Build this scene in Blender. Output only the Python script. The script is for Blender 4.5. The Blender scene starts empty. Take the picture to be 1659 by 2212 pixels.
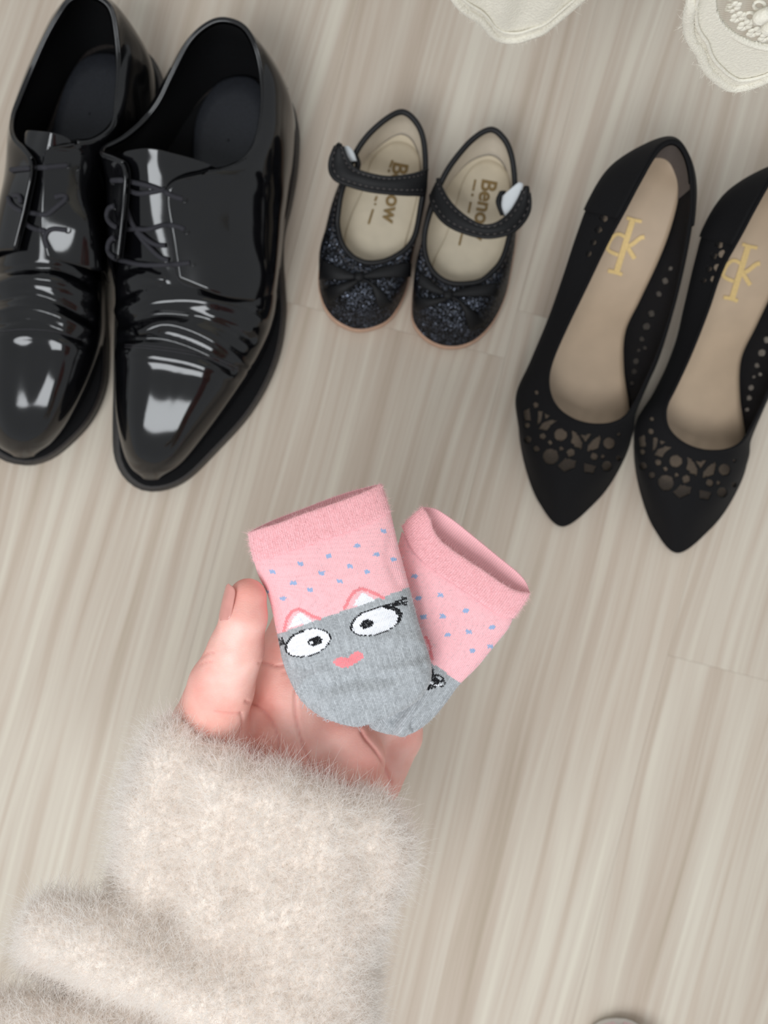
import bpy, math, random
import numpy as np
from mathutils import Vector
from mathutils.bvhtree import BVHTree

# ------------------------------------------------------------------ camera, light, exposure
H = 0.62            # camera height above the floor (m)
FP = 2000.0         # focal length in pixels of the 1659 x 2212 frame
CX, CY = 829.5, 1106.0
scene = bpy.context.scene
col = scene.collection
cam_d = bpy.data.cameras.new('camera')
cam = bpy.data.objects.new('camera', cam_d)
col.objects.link(cam)
cam.location = (0, 0, H)
cam_d.sensor_fit = 'HORIZONTAL'
cam_d.sensor_width = 36.0
cam_d.lens = FP / 1659.0 * 36.0
cam_d.clip_start = 0.01
cam_d.dof.use_dof = True
cam_d.dof.focus_distance = 0.352
cam_d.dof.aperture_fstop = 16.0
scene.camera = cam

scene.view_settings.view_transform = 'Standard'
scene.view_settings.look = 'None'
scene.view_settings.gamma = 1.0
scene.view_settings.use_curve_mapping = False
scene.view_settings.exposure = 0.13

world = bpy.data.worlds.new('world')
scene.world = world
world.use_nodes = True
bg = world.node_tree.nodes['Background']
bg.inputs[0].default_value = (0.93, 0.97, 1.0, 1)
bg.inputs[1].default_value = 0.54

def area(name, loc, target, sx, sy, power, color):
    d = bpy.data.lights.new(name, 'AREA')
    d.shape = 'RECTANGLE'
    d.size = sx
    d.size_y = sy
    d.energy = power
    d.color = color
    o = bpy.data.objects.new(name, d)
    col.objects.link(o)
    o.location = loc
    o.rotation_euler = (Vector(target) - Vector(loc)).to_track_quat('-Z', 'Y').to_euler()
    return o

area('window_light', (-0.36, -0.68, 1.45), (0, 0.05, 0), 0.85, 0.60, 15.0, (0.93, 0.97, 1.0))

# ------------------------------------------------------------------ helpers
rng = np.random.default_rng(7)

def P(u, v, z):
    k = (H - z) / FP
    return ((u - CX) * k, -(v - CY) * k, z)

def PA(a):
    a = np.asarray(a, float)
    k = (H - a[..., 2]) / FP
    return np.stack([(a[..., 0] - CX) * k, -(a[..., 1] - CY) * k, a[..., 2]], -1)

def proj(w):
    w = np.asarray(w, float)
    k = FP / (H - w[..., 2])
    return np.stack([w[..., 0] * k + CX, CY - w[..., 1] * k], -1)

def lin(c):
    c = [x / 255.0 for x in c]
    return tuple(x / 12.92 if x <= 0.04045 else ((x + 0.055) / 1.055) ** 2.4 for x in c)

class NT:
    def __init__(self, name):
        self.m = bpy.data.materials.new(name)
        self.m.use_nodes = True
        self.t = self.m.node_tree
        self.b = self.t.nodes['Principled BSDF']
        self.out = self.t.nodes['Material Output']

    def n(self, typ, **kw):
        nd = self.t.nodes.new(typ)
        for k, v in kw.items():
            if k.startswith('i_'):
                key = k[2:]
                key = int(key) if key.isdigit() else key.replace('_', ' ')
                nd.inputs[key].default_value = v
            else:
                setattr(nd, k, v)
        return nd

    def l(self, a, b):
        self.t.links.new(a, b)

    def set(self, **kw):
        for k, v in kw.items():
            self.b.inputs[k.replace('_', ' ')].default_value = v

    def bump(self, h, strength=0.3, dist=0.001):
        bp = self.n('ShaderNodeBump')
        bp.inputs['Strength'].default_value = strength
        bp.inputs['Distance'].default_value = dist
        self.l(h, bp.inputs['Height'])
        self.l(bp.outputs[0], self.b.inputs['Normal'])
        return bp

    def ramp(self, fac, stops):
        r = self.n('ShaderNodeValToRGB')
        els = r.color_ramp.elements
        while len(els) < len(stops):
            els.new(0.5)
        for e, (p, c) in zip(els, stops):
            e.position = p
            e.color = (*c, 1)
        self.l(fac, r.inputs[0])
        return r

def simple(name, c, rough=0.5, noise=0.0, nscale=400, bump=0.0, bdist=0.0005, spec=0.5, sheen=0.0, metallic=0.0, coat=0.0):
    N = NT(name)
    N.set(Roughness=rough, Metallic=metallic)
    N.b.inputs['Specular IOR Level'].default_value = spec
    N.b.inputs['Sheen Weight'].default_value = sheen
    N.b.inputs['Coat Weight'].default_value = coat
    c = lin(c)
    tc = N.n('ShaderNodeTexCoord')
    nz = N.n('ShaderNodeTexNoise', i_Scale=nscale, i_Detail=4.0)
    N.l(tc.outputs['Object'], nz.inputs['Vector'])
    lo = tuple(max(0, x * (1 - noise)) for x in c)
    hi = tuple(min(1, x * (1 + noise)) for x in c)
    r = N.ramp(nz.outputs[0], [(0.3, lo), (0.7, hi)])
    N.l(r.outputs[0], N.b.inputs['Base Color'])
    if bump:
        N.bump(nz.outputs[0], bump, bdist)
    return N.m

def raw_mesh(name, V, F, mat=None, parent=None, smooth=True, colors=None, uvs=None):
    me = bpy.data.meshes.new(name)
    V = np.asarray(V, float)
    if isinstance(F, np.ndarray):
        k = F.shape[1]
        me.vertices.add(len(V))
        me.vertices.foreach_set('co', V.astype(np.float32).ravel())
        me.loops.add(F.size)
        me.loops.foreach_set('vertex_index', F.astype(np.int32).ravel())
        me.polygons.add(len(F))
        me.polygons.foreach_set('loop_start', np.arange(0, F.size, k, dtype=np.int32))
        me.update(calc_edges=True)
        me.validate()
    else:
        me.from_pydata([tuple(p) for p in V], [], F)
    if smooth:
        me.polygons.foreach_set('use_smooth', [True] * len(me.polygons))
    if colors is not None:
        at = me.color_attributes.new('Col', 'FLOAT_COLOR', 'POINT')
        c = np.ones((len(V), 4), np.float32)
        c[:, :3] = colors
        at.data.foreach_set('color', c.ravel())
    if mat:
        me.materials.append(mat)
    me.update()
    o = bpy.data.objects.new(name, me)
    col.objects.link(o)
    if parent:
        o.parent = parent
    return o

def thing(name, label, cat, group=None, loc=(0, 0, 0)):
    o = bpy.data.objects.new(name, None)
    o.empty_display_size = 0.02
    col.objects.link(o)
    o.location = loc
    tag(o, label, cat, group)
    return o

def tag(o, label, cat, group=None, kind=None):
    o['label'] = label
    o['category'] = cat
    if group:
        o['group'] = group
    if kind:
        o['kind'] = kind

def grid_faces(n, m, closed=False):
    """n rows, m columns; closed wraps the columns"""
    i = np.arange(n - 1)[:, None]
    j = np.arange(m if closed else m - 1)[None, :]
    j2 = (j + 1) % m
    a = i * m + j
    b = i * m + j2
    c = (i + 1) * m + j2
    d = (i + 1) * m + j
    return np.stack([a, b, c, d], -1).reshape(-1, 4)

def crom(pts, n, closed=False):
    """Catmull-Rom through pts along axis 0 -> n samples"""
    p = np.asarray(pts, float)
    N = len(p)
    if closed:
        t = np.arange(n) / n * N
    else:
        t = np.linspace(0, N - 1, n)
    i = np.floor(t).astype(int)
    if not closed:
        i = np.minimum(i, N - 2)
    f = (t - i)
    f = f.reshape((-1,) + (1,) * (p.ndim - 1))
    if closed:
        p0, p1, p2, p3 = p[(i - 1) % N], p[i % N], p[(i + 1) % N], p[(i + 2) % N]
    else:
        q = np.concatenate([2 * p[:1] - p[1:2], p, 2 * p[-1:] - p[-2:-1]])
        p0, p1, p2, p3 = q[i], q[i + 1], q[i + 2], q[i + 3]
    return 0.5 * ((2 * p1) + (-p0 + p2) * f + (2 * p0 - 5 * p1 + 4 * p2 - p3) * f ** 2 + (-p0 + 3 * p1 - 3 * p2 + p3) * f ** 3)

def arc_resample(pts, n, closed=False):
    """smooth + evenly spaced points on a polyline (any dimension)"""
    s = crom(pts, 20 * len(pts), closed)
    if closed:
        s = np.vstack([s, s[:1]])
    d = np.r_[0, np.cumsum(np.linalg.norm(np.diff(s, axis=0), axis=1))]
    t = np.linspace(0, d[-1], n + 1)[:-1] if closed else np.linspace(0, d[-1], n)
    return np.stack([np.interp(t, d, s[:, k]) for k in range(s.shape[1])], -1)

def grid_normals(G, closed=False):
    """G (n, m, 3)"""
    du = np.gradient(G, axis=0)
    if closed:
        dv = (np.roll(G, -1, 1) - np.roll(G, 1, 1)) / 2
    else:
        dv = np.gradient(G, axis=1)
    n = np.cross(dv, du)
    L = np.linalg.norm(n, axis=-1, keepdims=True)
    return n / np.maximum(L, 1e-9)

def loft(stations, n_around, n_up, closed=True):
    """stations: list of columns of (u, v, z) from bottom to top -> world grid (n_up, n_around, 3)"""
    A = PA(np.array(stations, float))          # (S, L, 3)
    A = crom(A, n_around, closed)              # (n_around, L, 3)
    A = np.swapaxes(A, 0, 1)
    A = crom(A, n_up, False)                   # (n_up, n_around, 3)
    return A

def solid(o, th, off=-1.0):
    m = o.modifiers.new('thickness', 'SOLIDIFY')
    m.thickness = th
    m.offset = off
    return o

def tube(name, pts, r, mat, parent, closed=False, n=None, sides=8, px=False):
    """swept tube through world points (or px points with z)"""
    p = PA(pts) if px else np.asarray(pts, float)
    n = n or len(p) * 6
    p = arc_resample(p, n, closed)
    rr = np.full(n, r) if np.isscalar(r) else np.interp(np.linspace(0, 1, n), np.linspace(0, 1, len(r)), r)
    V, F = tube_vf(p, rr, sides, closed)
    return raw_mesh(name, V, F, mat, parent)

def tube_vf(p, rr, sides=8, closed=False):
    n = len(p)
    t = (np.roll(p, -1, 0) - np.roll(p, 1, 0)) if closed else np.gradient(p, axis=0)
    t /= np.maximum(np.linalg.norm(t, axis=1, keepdims=True), 1e-9)
    up = np.array([0.13, 0.07, 1.0])
    s = np.cross(t, up)
    s /= np.maximum(np.linalg.norm(s, axis=1, keepdims=True), 1e-9)
    q = np.cross(s, t)
    a = np.arange(sides) / sides * 2 * math.pi
    V = p[:, None] + rr[:, None, None] * (np.cos(a)[None, :, None] * s[:, None] + np.sin(a)[None, :, None] * q[:, None])
    F = grid_faces(n, sides, True)
    if closed:
        m = sides
        j = np.arange(m)
        F = np.vstack([F, np.stack([(n - 1) * m + j, (n - 1) * m + (j + 1) % m, (j + 1) % m, j], -1)])
        return V.reshape(-1, 3), F
    V = V.reshape(-1, 3)
    V = np.vstack([V, p[:1], p[-1:]])
    c0, c1 = n * sides, n * sides + 1
    j = np.arange(sides)
    tri0 = np.stack([np.full(sides, c0), (j + 1) % sides, j, j], -1)
    # caps as degenerate-free quads are awkward: use faces list
    Fl = F.tolist() + [[c0, int((k + 1) % sides), int(k)] for k in range(sides)] + \
        [[c1, (n - 1) * sides + int(k), (n - 1) * sides + int((k + 1) % sides)] for k in range(sides)]
    return V, Fl

def join_vf(parts):
    V, F, o = [], [], 0
    for v, f in parts:
        V.append(np.asarray(v))
        F += [[int(i) + o for i in q] for q in (f.tolist() if isinstance(f, np.ndarray) else f)]
        o += len(v)
    return np.vstack(V), F

def slab(name, outline, z0, z1, mat, parent, inset=0.0, bev=0.0012, px_z=None):
    """closed px outline -> extruded plate with rounded rim; z0/z1 numbers or functions of v"""
    o = arc_resample(np.array(outline, float), 120, True)
    z0f = z0 if callable(z0) else (lambda v: np.full_like(v, z0))
    z1f = z1 if callable(z1) else (lambda v: np.full_like(v, z1))
    zz = (z0f(o[:, 1]) + z1f(o[:, 1])) / 2
    W = PA(np.c_[o, zz])
    c = W.mean(0)
    t = np.roll(W, -1, 0) - np.roll(W, 1, 0)
    t /= np.linalg.norm(t, axis=1, keepdims=True)
    nrm = np.c_[t[:, 1], -t[:, 0], np.zeros(len(t))]
    if ((W - c) * nrm).sum() < 0:
        nrm = -nrm
    a, b = z0f(o[:, 1]), z1f(o[:, 1])
    rings = []
    for (off, f) in ((-bev * 2.5, 0.0), (-bev, 0.0), (0, bev), (0, None), (-bev * 0.8, 'top'), (-bev * 3, 'top')):
        R = W + nrm * (off - inset)
        if f == 'top':
            R[:, 2] = b
        elif f is None:
            R[:, 2] = b - bev
        else:
            R[:, 2] = a + f
        rings.append(R)
    G = np.stack(rings)
    # cap grids by shrinking to the spine
    cap0, cap1 = [], []
    n = len(W)
    V = G.reshape(-1, 3)
    F = grid_faces(len(rings), n, True).tolist()
    F.append([int(i) for i in range(n)][::-1])
    F.append([(len(rings) - 1) * n + i for i in range(n)])
    ob = raw_mesh(name, V, F, mat, parent, smooth=False)
    return ob

def bvh_of(objs):
    V, F, o = [], [], 0
    for ob in objs:
        me = ob.data
        v = np.empty(len(me.vertices) * 3)
        me.vertices.foreach_get('co', v)
        V += [tuple(x) for x in v.reshape(-1, 3)]
        F += [tuple(i + o for i in p.vertices) for p in me.polygons]
        o += len(me.vertices)
    return BVHTree.FromPolygons(V, F)

def drape(bvh, uv, off=0.001, zdef=0.05):
    """px points -> world points lying `off` above the first surface met"""
    out = []
    eye = Vector((0, 0, H))
    for u, v in np.asarray(uv, float):
        d = (Vector(P(u, v, 0.0)) - eye).normalized()
        hit, nrm, idx, dist = bvh.ray_cast(eye, d)
        if hit is None:
            out.append(None)
            continue
        if nrm.dot(d) > 0:
            nrm = -nrm
        out.append(np.array(hit + nrm * off))
    # fill misses from neighbours
    good = [i for i, x in enumerate(out) if x is not None]
    for i, x in enumerate(out):
        if x is None:
            if good:
                j = min(good, key=lambda g: abs(g - i))
                u, v = uv[i]
                out[i] = np.array(P(u, v, out[j][2]))
            else:
                out[i] = np.array(P(*uv[i], zdef))
    return np.array(out)

def drape_tube(name, bvh, uv, r, mat, parent, off=0.001, n=None, sides=6):
    n = n or max(12, len(uv) * 8)
    s = arc_resample(np.array(uv, float), n)
    W = drape(bvh, s, off)
    W = crom(W[::2] if n > 16 else W, n)
    rr = np.full(n, r) if np.isscalar(r) else np.interp(np.linspace(0, 1, n), np.linspace(0, 1, len(r)), r)
    V, F = tube_vf(W, rr, sides)
    return raw_mesh(name, V, F, mat, parent) if name else (V, F)

def drape_patch(name, bvh, A, B, mat, parent, off=0.001, n=30, m=12, th=0.001, puff=0.0, zfun=None):
    """ruled patch between px polylines A and B laid on a surface"""
    a = arc_resample(np.array(A, float), n)
    b = arc_resample(np.array(B, float), n)
    t = np.linspace(0, 1, m)[None, :, None]
    G = a[:, None] * (1 - t) + b[:, None] * t
    W = drape(bvh, G.reshape(-1, 2), off).reshape(n, m, 3)
    if puff:
        W[..., 2] += puff * np.sin(np.linspace(0, math.pi, m))[None, :]
    o = raw_mesh(name, W.reshape(-1, 3), grid_faces(n, m), mat, parent)
    solid(o, th, 0)
    return o

def free_patch(name, A, B, mat, parent, n=40, m=10, th=0.0012, puff=0.0015):
    """ruled patch between polylines with their own z"""
    a = arc_resample(PA(np.array(A, float)), n)
    b = arc_resample(PA(np.array(B, float)), n)
    t = np.linspace(0, 1, m)[None, :, None]
    W = a[:, None] * (1 - t) + b[:, None] * t
    W[..., 2] += puff * np.sin(np.linspace(0, math.pi, m))[None, :]
    o = raw_mesh(name, W.reshape(-1, 3), grid_faces(n, m), mat, parent)
    solid(o, th, 0)
    return o, W

def vnoise(p, scale, seed=0):
    """cheap smooth noise, sum of sines (numpy)"""
    r = np.random.default_rng(seed)
    out = np.zeros(len(p))
    for k in range(7):
        d = r.normal(size=3)
        d /= np.linalg.norm(d)
        out += np.sin((p @ d) * scale * (0.6 + 0.25 * k) + r.uniform(0, 6.28)) / (1 + 0.35 * k)
    return out / 3.0

# ------------------------------------------------------------------ implicit surfaces
def caps_sdf(X, Y, Z, pts):
    """chain of round cones; pts (u,v,z,rpx)"""
    w = [(*P(u, v, z), r * (H - z) / FP) for u, v, z, r in pts]
    d = None
    for (a, b) in zip(w[:-1], w[1:]):
        ax, ay, az, ra = a
        bx, by, bz, rb = b
        dx, dy, dz = bx - ax, by - ay, bz - az
        L = dx * dx + dy * dy + dz * dz
        t = np.clip(((X - ax) * dx + (Y - ay) * dy + (Z - az) * dz) / L, 0, 1)
        q = np.sqrt((X - ax - t * dx) ** 2 + (Y - ay - t * dy) ** 2 + (Z - az - t * dz) ** 2) - (ra + (rb - ra) * t)
        d = q if d is None else smin(d, q, 0.002)
    return d

def smin(a, b, k):
    h = np.clip(0.5 + 0.5 * (b - a) / k, 0, 1)
    return b * (1 - h) + a * h - k * h * (1 - h)

def surface_nets(F, lo, c):
    s = F < 0
    nx, ny, nz = F.shape
    cell = np.zeros((nx - 1, ny - 1, nz - 1), np.int8)
    for i in (0, 1):
        for j in (0, 1):
            for k in (0, 1):
                cell += s[i:nx - 1 + i, j:ny - 1 + j, k:nz - 1 + k]
    act = (cell > 0) & (cell < 8)
    idx = np.full(act.shape, -1, np.int64)
    ii = np.argwhere(act)
    idx[act] = np.arange(len(ii))
    acc = np.zeros((len(ii), 3))
    cnt = np.zeros(len(ii))
    corners = [(i, j, k) for i in (0, 1) for j in (0, 1) for k in (0, 1)]
    for a in corners:
        for ax in range(3):
            if a[ax]:
                continue
            b = list(a)
            b[ax] = 1
            fa = F[ii[:, 0] + a[0], ii[:, 1] + a[1], ii[:, 2] + a[2]]
            fb = F[ii[:, 0] + b[0], ii[:, 1] + b[1], ii[:, 2] + b[2]]
            m = (fa < 0) != (fb < 0)
            t = np.where(m, fa / np.where(m, fa - fb, 1), 0)
            p = np.tile(np.array(a, float), (len(ii), 1))
            p[:, ax] += t
            acc += p * m[:, None]
            cnt += m
    V = lo + (ii + acc / cnt[:, None]) * c
    faces = []
    # edges along each axis
    for ax in range(3):
        sl0 = [slice(None)] * 3
        sl1 = [slice(None)] * 3
        sl0[ax] = slice(0, -1)
        sl1[ax] = slice(1, None)
        ch = s[tuple(sl0)] != s[tuple(sl1)]
        e = np.argwhere(ch)
        o1, o2 = [(1, 2), (2, 0), (0, 1)][ax]
        ok = (e[:, o1] > 0) & (e[:, o2] > 0) & (e[:, o1] < F.shape[o1] - 1) & (e[:, o2] < F.shape[o2] - 1)
        e = e[ok]
        flip = s[e[:, 0], e[:, 1], e[:, 2]]

        def g(d1, d2):
            q = e.copy()
            q[:, o1] += d1
            q[:, o2] += d2
            return idx[q[:, 0], q[:, 1], q[:, 2]]
        a, b, c_, d = g(-1, -1), g(0, -1), g(0, 0), g(-1, 0)
        f = np.stack([a, b, c_, d], -1)
        f[~flip] = f[~flip][:, ::-1]
        faces.append(f)
    return V, np.vstack(faces)

def vert_normals(V, F):
    n = np.zeros_like(V)
    fn = np.cross(V[F[:, 2]] - V[F[:, 0]], V[F[:, 3]] - V[F[:, 1]])
    for k in range(4):
        np.add.at(n, F[:, k], fn)
    return n / np.maximum(np.linalg.norm(n, axis=1, keepdims=True), 1e-12)

def relax(V, F, it=2, lam=0.5):
    for _ in range(it):
        acc = np.zeros_like(V)
        cnt = np.zeros(len(V))
        for k in range(4):
            a, b = F[:, k], F[:, (k + 1) % 4]
            np.add.at(acc, a, V[b])
            np.add.at(acc, b, V[a])
            np.add.at(cnt, a, 1)
            np.add.at(cnt, b, 1)
        V = V * (1 - lam) + lam * acc / cnt[:, None]
    return V

def seg_dist(uv, poly):
    """distance in px from points to a px polyline"""
    p = np.asarray(poly, float)
    best = np.full(len(uv), 1e9)
    for a, b in zip(p[:-1], p[1:]):
        d = b - a
        t = np.clip(((uv - a) @ d) / max(d @ d, 1e-9), 0, 1)
        q = a + t[:, None] * d
        best = np.minimum(best, np.hypot(*(uv - q).T))
    return best

def in_poly(uv, poly):
    p = np.asarray(poly, float)
    x, y = uv[:, 0], uv[:, 1]
    ins = np.zeros(len(uv), bool)
    j = len(p) - 1
    for i in range(len(p)):
        xi, yi = p[i]
        xj, yj = p[j]
        c = ((yi > y) != (yj > y)) & (x < (xj - xi) * (y - yi) / (yj - yi + 1e-12) + xi)
        ins ^= c
        j = i
    return ins

# ------------------------------------------------------------------ materials
def wood_material():
    N = NT('pale_laminate_wood')
    tc = N.n('ShaderNodeTexCoord')
    oi = N.n('ShaderNodeObjectInfo')
    sc = N.n('ShaderNodeVectorMath', operation='SCALE', i_3=37.0)
    cx = N.n('ShaderNodeCombineXYZ')
    N.l(oi.outputs['Random'], cx.inputs[0])
    N.l(oi.outputs['Random'], cx.inputs[1])
    N.l(cx.outputs[0], sc.inputs[0])
    ad = N.n('ShaderNodeVectorMath', operation='ADD')
    N.l(tc.outputs['Object'], ad.inputs[0])
    N.l(sc.outputs[0], ad.inputs[1])
    # slow warp so that the grain wanders and closes into long cathedral arches
    wmap = N.n('ShaderNodeMapping')
    wmap.inputs['Scale'].default_value = (5.0, 1.6, 1.0)
    N.l(ad.outputs[0], wmap.inputs[0])
    wn = N.n('ShaderNodeTexNoise', i_Scale=1.0, i_Detail=2.0)
    N.l(wmap.outputs[0], wn.inputs['Vector'])
    ws = N.n('ShaderNodeVectorMath', operation='SCALE', i_3=0.055)
    N.l(wn.outputs['Color'], ws.inputs[0])
    ad2 = N.n('ShaderNodeVectorMath', operation='ADD')
    N.l(ad.outputs[0], ad2.inputs[0])
    N.l(ws.outputs[0], ad2.inputs[1])

    def grain(sx, sy, detail):
        mp = N.n('ShaderNodeMapping')
        mp.inputs['Scale'].default_value = (sx, sy, 1.0)
        N.l(ad2.outputs[0], mp.inputs[0])
        nz = N.n('ShaderNodeTexNoise', i_Scale=1.0, i_Detail=detail, i_Roughness=0.55)
        N.l(mp.outputs[0], nz.inputs['Vector'])
        return nz.outputs[0]
    g1 = grain(70.0, 1.7, 3.0)
    g2 = grain(210.0, 4.0, 3.0)
    g3 = grain(22.0, 1.6, 2.0)
    m1 = N.n('ShaderNodeMix', data_type='FLOAT', i_Factor=0.45)
    N.l(g1, m1.inputs['A'])
    N.l(g2, m1.inputs['B'])
    r1 = N.ramp(m1.outputs[0], [(0.32, lin((185, 171, 152))), (0.44, lin((200, 186, 170))), (0.54, lin((209, 199, 184))), (0.66, lin((220, 213, 197)))])
    r3 = N.ramp(g3, [(0.35, (0.82, 0.785, 0.765)), (0.65, (0.915, 0.905, 0.895))])
    mx = N.n('ShaderNodeMix', data_type='RGBA', blend_type='MULTIPLY', i_Factor=1.0)
    N.l(r1.outputs[0], mx.inputs['A'])
    N.l(r3.outputs[0], mx.inputs['B'])
    N.l(mx.outputs['Result'], N.b.inputs['Base Color'])
    N.set(Roughness=0.55)
    N.b.inputs['Specular IOR Level'].default_value = 0.35
    N.bump(m1.outputs[0], 0.08, 0.0005)
    return N.m

def sock_material(name, su, sv):
    N = NT(name)
    at = N.n('ShaderNodeAttribute', attribute_name='Col')
    st = N.n('ShaderNodeAttribute', attribute_name='knit')
    mult = N.n('ShaderNodeMix', data_type='RGBA', blend_type='MULTIPLY', i_Factor=1.0)
    # darker gaps between stitches follow the knit itself
    r = N.ramp(st.outputs['Fac'], [(0.0, (0.70, 0.69, 0.69)), (0.6, (1, 1, 1))])
    N.l(at.outputs['Color'], mult.inputs['A'])
    N.l(r.outputs[0], mult.inputs['B'])
    N.l(mult.outputs['Result'], N.b.inputs['Base Color'])
    N.set(Roughness=0.9)
    N.b.inputs['Specular IOR Level'].default_value = 0.15
    N.b.inputs['Sheen Weight'].default_value = 0.25
    tc = N.n('ShaderNodeTexCoord')
    nz = N.n('ShaderNodeTexNoise', i_Scale=2500.0, i_Detail=2.0)
    N.l(tc.outputs['Object'], nz.inputs['Vector'])
    N.bump(nz.outputs[0], 0.35, 0.0003)
    return N.m

M = {}
M['wood'] = wood_material()
M['patent'] = simple('black_patent_leather', (9, 9, 11), 0.09, 0.2, 60, 0.02, 0.002, spec=0.5)
M['patent_soft'] = simple('black_box_leather', (12, 12, 14), 0.22, 0.2, 90, 0.05, 0.001)
M['lining_black'] = simple('black_shoe_lining', (9, 9, 11), 0.85, 0.3, 900, 0.1, spec=0.2)
M['insole_dark'] = simple('charcoal_insole', (30, 32, 38), 0.6, 0.25, 700, 0.15)
M['sole_black'] = simple('black_rubber_sole', (26, 24, 23), 0.5, 0.25, 300, 0.1)
M['welt'] = simple('dark_brown_welt', (38, 33, 31), 0.45, 0.3, 500, 0.15)
M['lace'] = simple('black_lace', (36, 35, 41), 0.8, 0.3, 2500, 0.5, 0.0005)
M['stitch'] = simple('dark_stitch', (52, 50, 54), 0.6, 0.2, 2000, 0.1)
M['stitch_light'] = simple('grey_stitch', (96, 90, 88), 0.7, 0.2, 2000, 0.1)
M['suede'] = simple('black_suede', (9, 8, 10), 0.8, 0.35, 1500, 0.35, 0.0004, spec=0.2, sheen=0.015)
M['nude'] = simple('nude_leather_footbed', (190, 166, 140), 0.5, 0.05, 60, 0.03)
M['grey_lining'] = simple('grey_heel_lining', (96, 88, 84), 0.7, 0.1, 800, 0.1)
M['gold'] = simple('gold_foil', (222, 190, 128), 0.45, 0.08, 900, 0.0, metallic=0.25)
M['gold_dull'] = simple('worn_gold_print', (128, 104, 62), 0.6, 0.25, 600, 0.0)
M['cream'] = simple('cream_leather_lining', (205, 195, 180), 0.55, 0.04, 120, 0.05)
M['insole_cream'] = simple('cream_insole', (200, 188, 166), 0.5, 0.06, 90, 0.05)
M['sole_beige'] = simple('beige_rubber_sole', (196, 160, 136), 0.6, 0.08, 200, 0.05)
M['binding'] = simple('black_binding', (10, 9, 11), 0.55, 0.3, 1800, 0.3, 0.0003, spec=0.35)
M['velvet'] = simple('black_ribbon', (8, 8, 10), 0.6, 0.3, 2200, 0.3, 0.0003, spec=0.3)
M['velcro'] = simple('white_hook_tape', (205, 208, 210), 0.9, 0.06, 2500, 0.5, 0.0004)
M['lace_white'] = simple('off_white_lace', (230, 225, 211), 0.9, 0.05, 900, 0.6, 0.0008, spec=0.1, sheen=0.2)
M['slipper'] = simple('pale_pink_fabric', (232, 206, 210), 0.85, 0.1, 700, 0.3)
M['slipper_lilac'] = simple('pale_lilac_fabric', (206, 184, 204), 0.85, 0.1, 700, 0.3)
M['white_fabric'] = simple('white_fabric', (225, 222, 216), 0.9, 0.05, 700, 0.3)

def glitter_material():
    N = NT('black_glitter_fabric')
    tc = N.n('ShaderNodeTexCoord')
    vo = N.n('ShaderNodeTexVoronoi', i_Scale=2300.0)
    N.l(tc.outputs['Object'], vo.inputs['Vector'])
    # each flake lies at its own small tilt, so some catch the light
    sub = N.n('ShaderNodeVectorMath', operation='SUBTRACT')
    sub.inputs[1].default_value = (0.5, 0.5, 0.5)
    N.l(vo.outputs['Color'], sub.inputs[0])
    sc = N.n('ShaderNodeVectorMath', operation='SCALE', i_3=0.95)
    N.l(sub.outputs[0], sc.inputs[0])
    ge = N.n('ShaderNodeNewGeometry')
    ad = N.n('ShaderNodeVectorMath', operation='ADD')
    N.l(ge.outputs['Normal'], ad.inputs[0])
    N.l(sc.outputs[0], ad.inputs[1])
    nm = N.n('ShaderNodeVectorMath', operation='NORMALIZE')
    N.l(ad.outputs[0], nm.inputs[0])
    N.l(nm.outputs[0], N.b.inputs['Normal'])
    sep = N.n('ShaderNodeSeparateColor')
    N.l(vo.outputs['Color'], sep.inputs[0])
    r = N.ramp(sep.outputs[2], [(0.86, lin((8, 8, 10))), (0.90, lin((110, 116, 130)))])
    N.l(r.outputs[0], N.b.inputs['Base Color'])
    r2 = N.ramp(sep.outputs[2], [(0.86, (0, 0, 0)), (0.90, (0.9, 0.9, 0.9))])
    N.l(r2.outputs[0], N.b.inputs['Metallic'])
    r3 = N.ramp(sep.outputs[2], [(0.80, (0.12, 0.12, 0.12)), (0.86, (0.6, 0.6, 0.6))])
    N.l(r3.outputs[0], N.b.inputs['Specular IOR Level'])
    N.set(Roughness=0.32)
    return N.m

M['glitter'] = glitter_material()

def mesh_fabric_material():
    N = NT('sheer_black_mesh')
    N.set(Roughness=0.8)
    N.b.inputs['Base Color'].default_value = (*lin((24, 21, 22)), 1)
    tr = N.n('ShaderNodeBsdfTransparent')
    mx = N.n('ShaderNodeMixShader')
    mx.inputs[0].default_value = 0.42
    tc = N.n('ShaderNodeTexCoord')
    vo = N.n('ShaderNodeTexVoronoi', i_Scale=2600.0)
    N.l(tc.outputs['Object'], vo.inputs['Vector'])
    r = N.ramp(vo.outputs['Distance'], [(0.25, (0.85, 0.85, 0.85)), (0.6, (0.45, 0.45, 0.45))])
    N.l(r.outputs[0], mx.inputs[0])
    N.l(tr.outputs[0], mx.inputs[2])
    N.l(N.b.outputs[0], mx.inputs[1])
    N.l(mx.outputs[0], N.out.inputs[0])
    return N.m

M['sheer'] = mesh_fabric_material()

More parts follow.
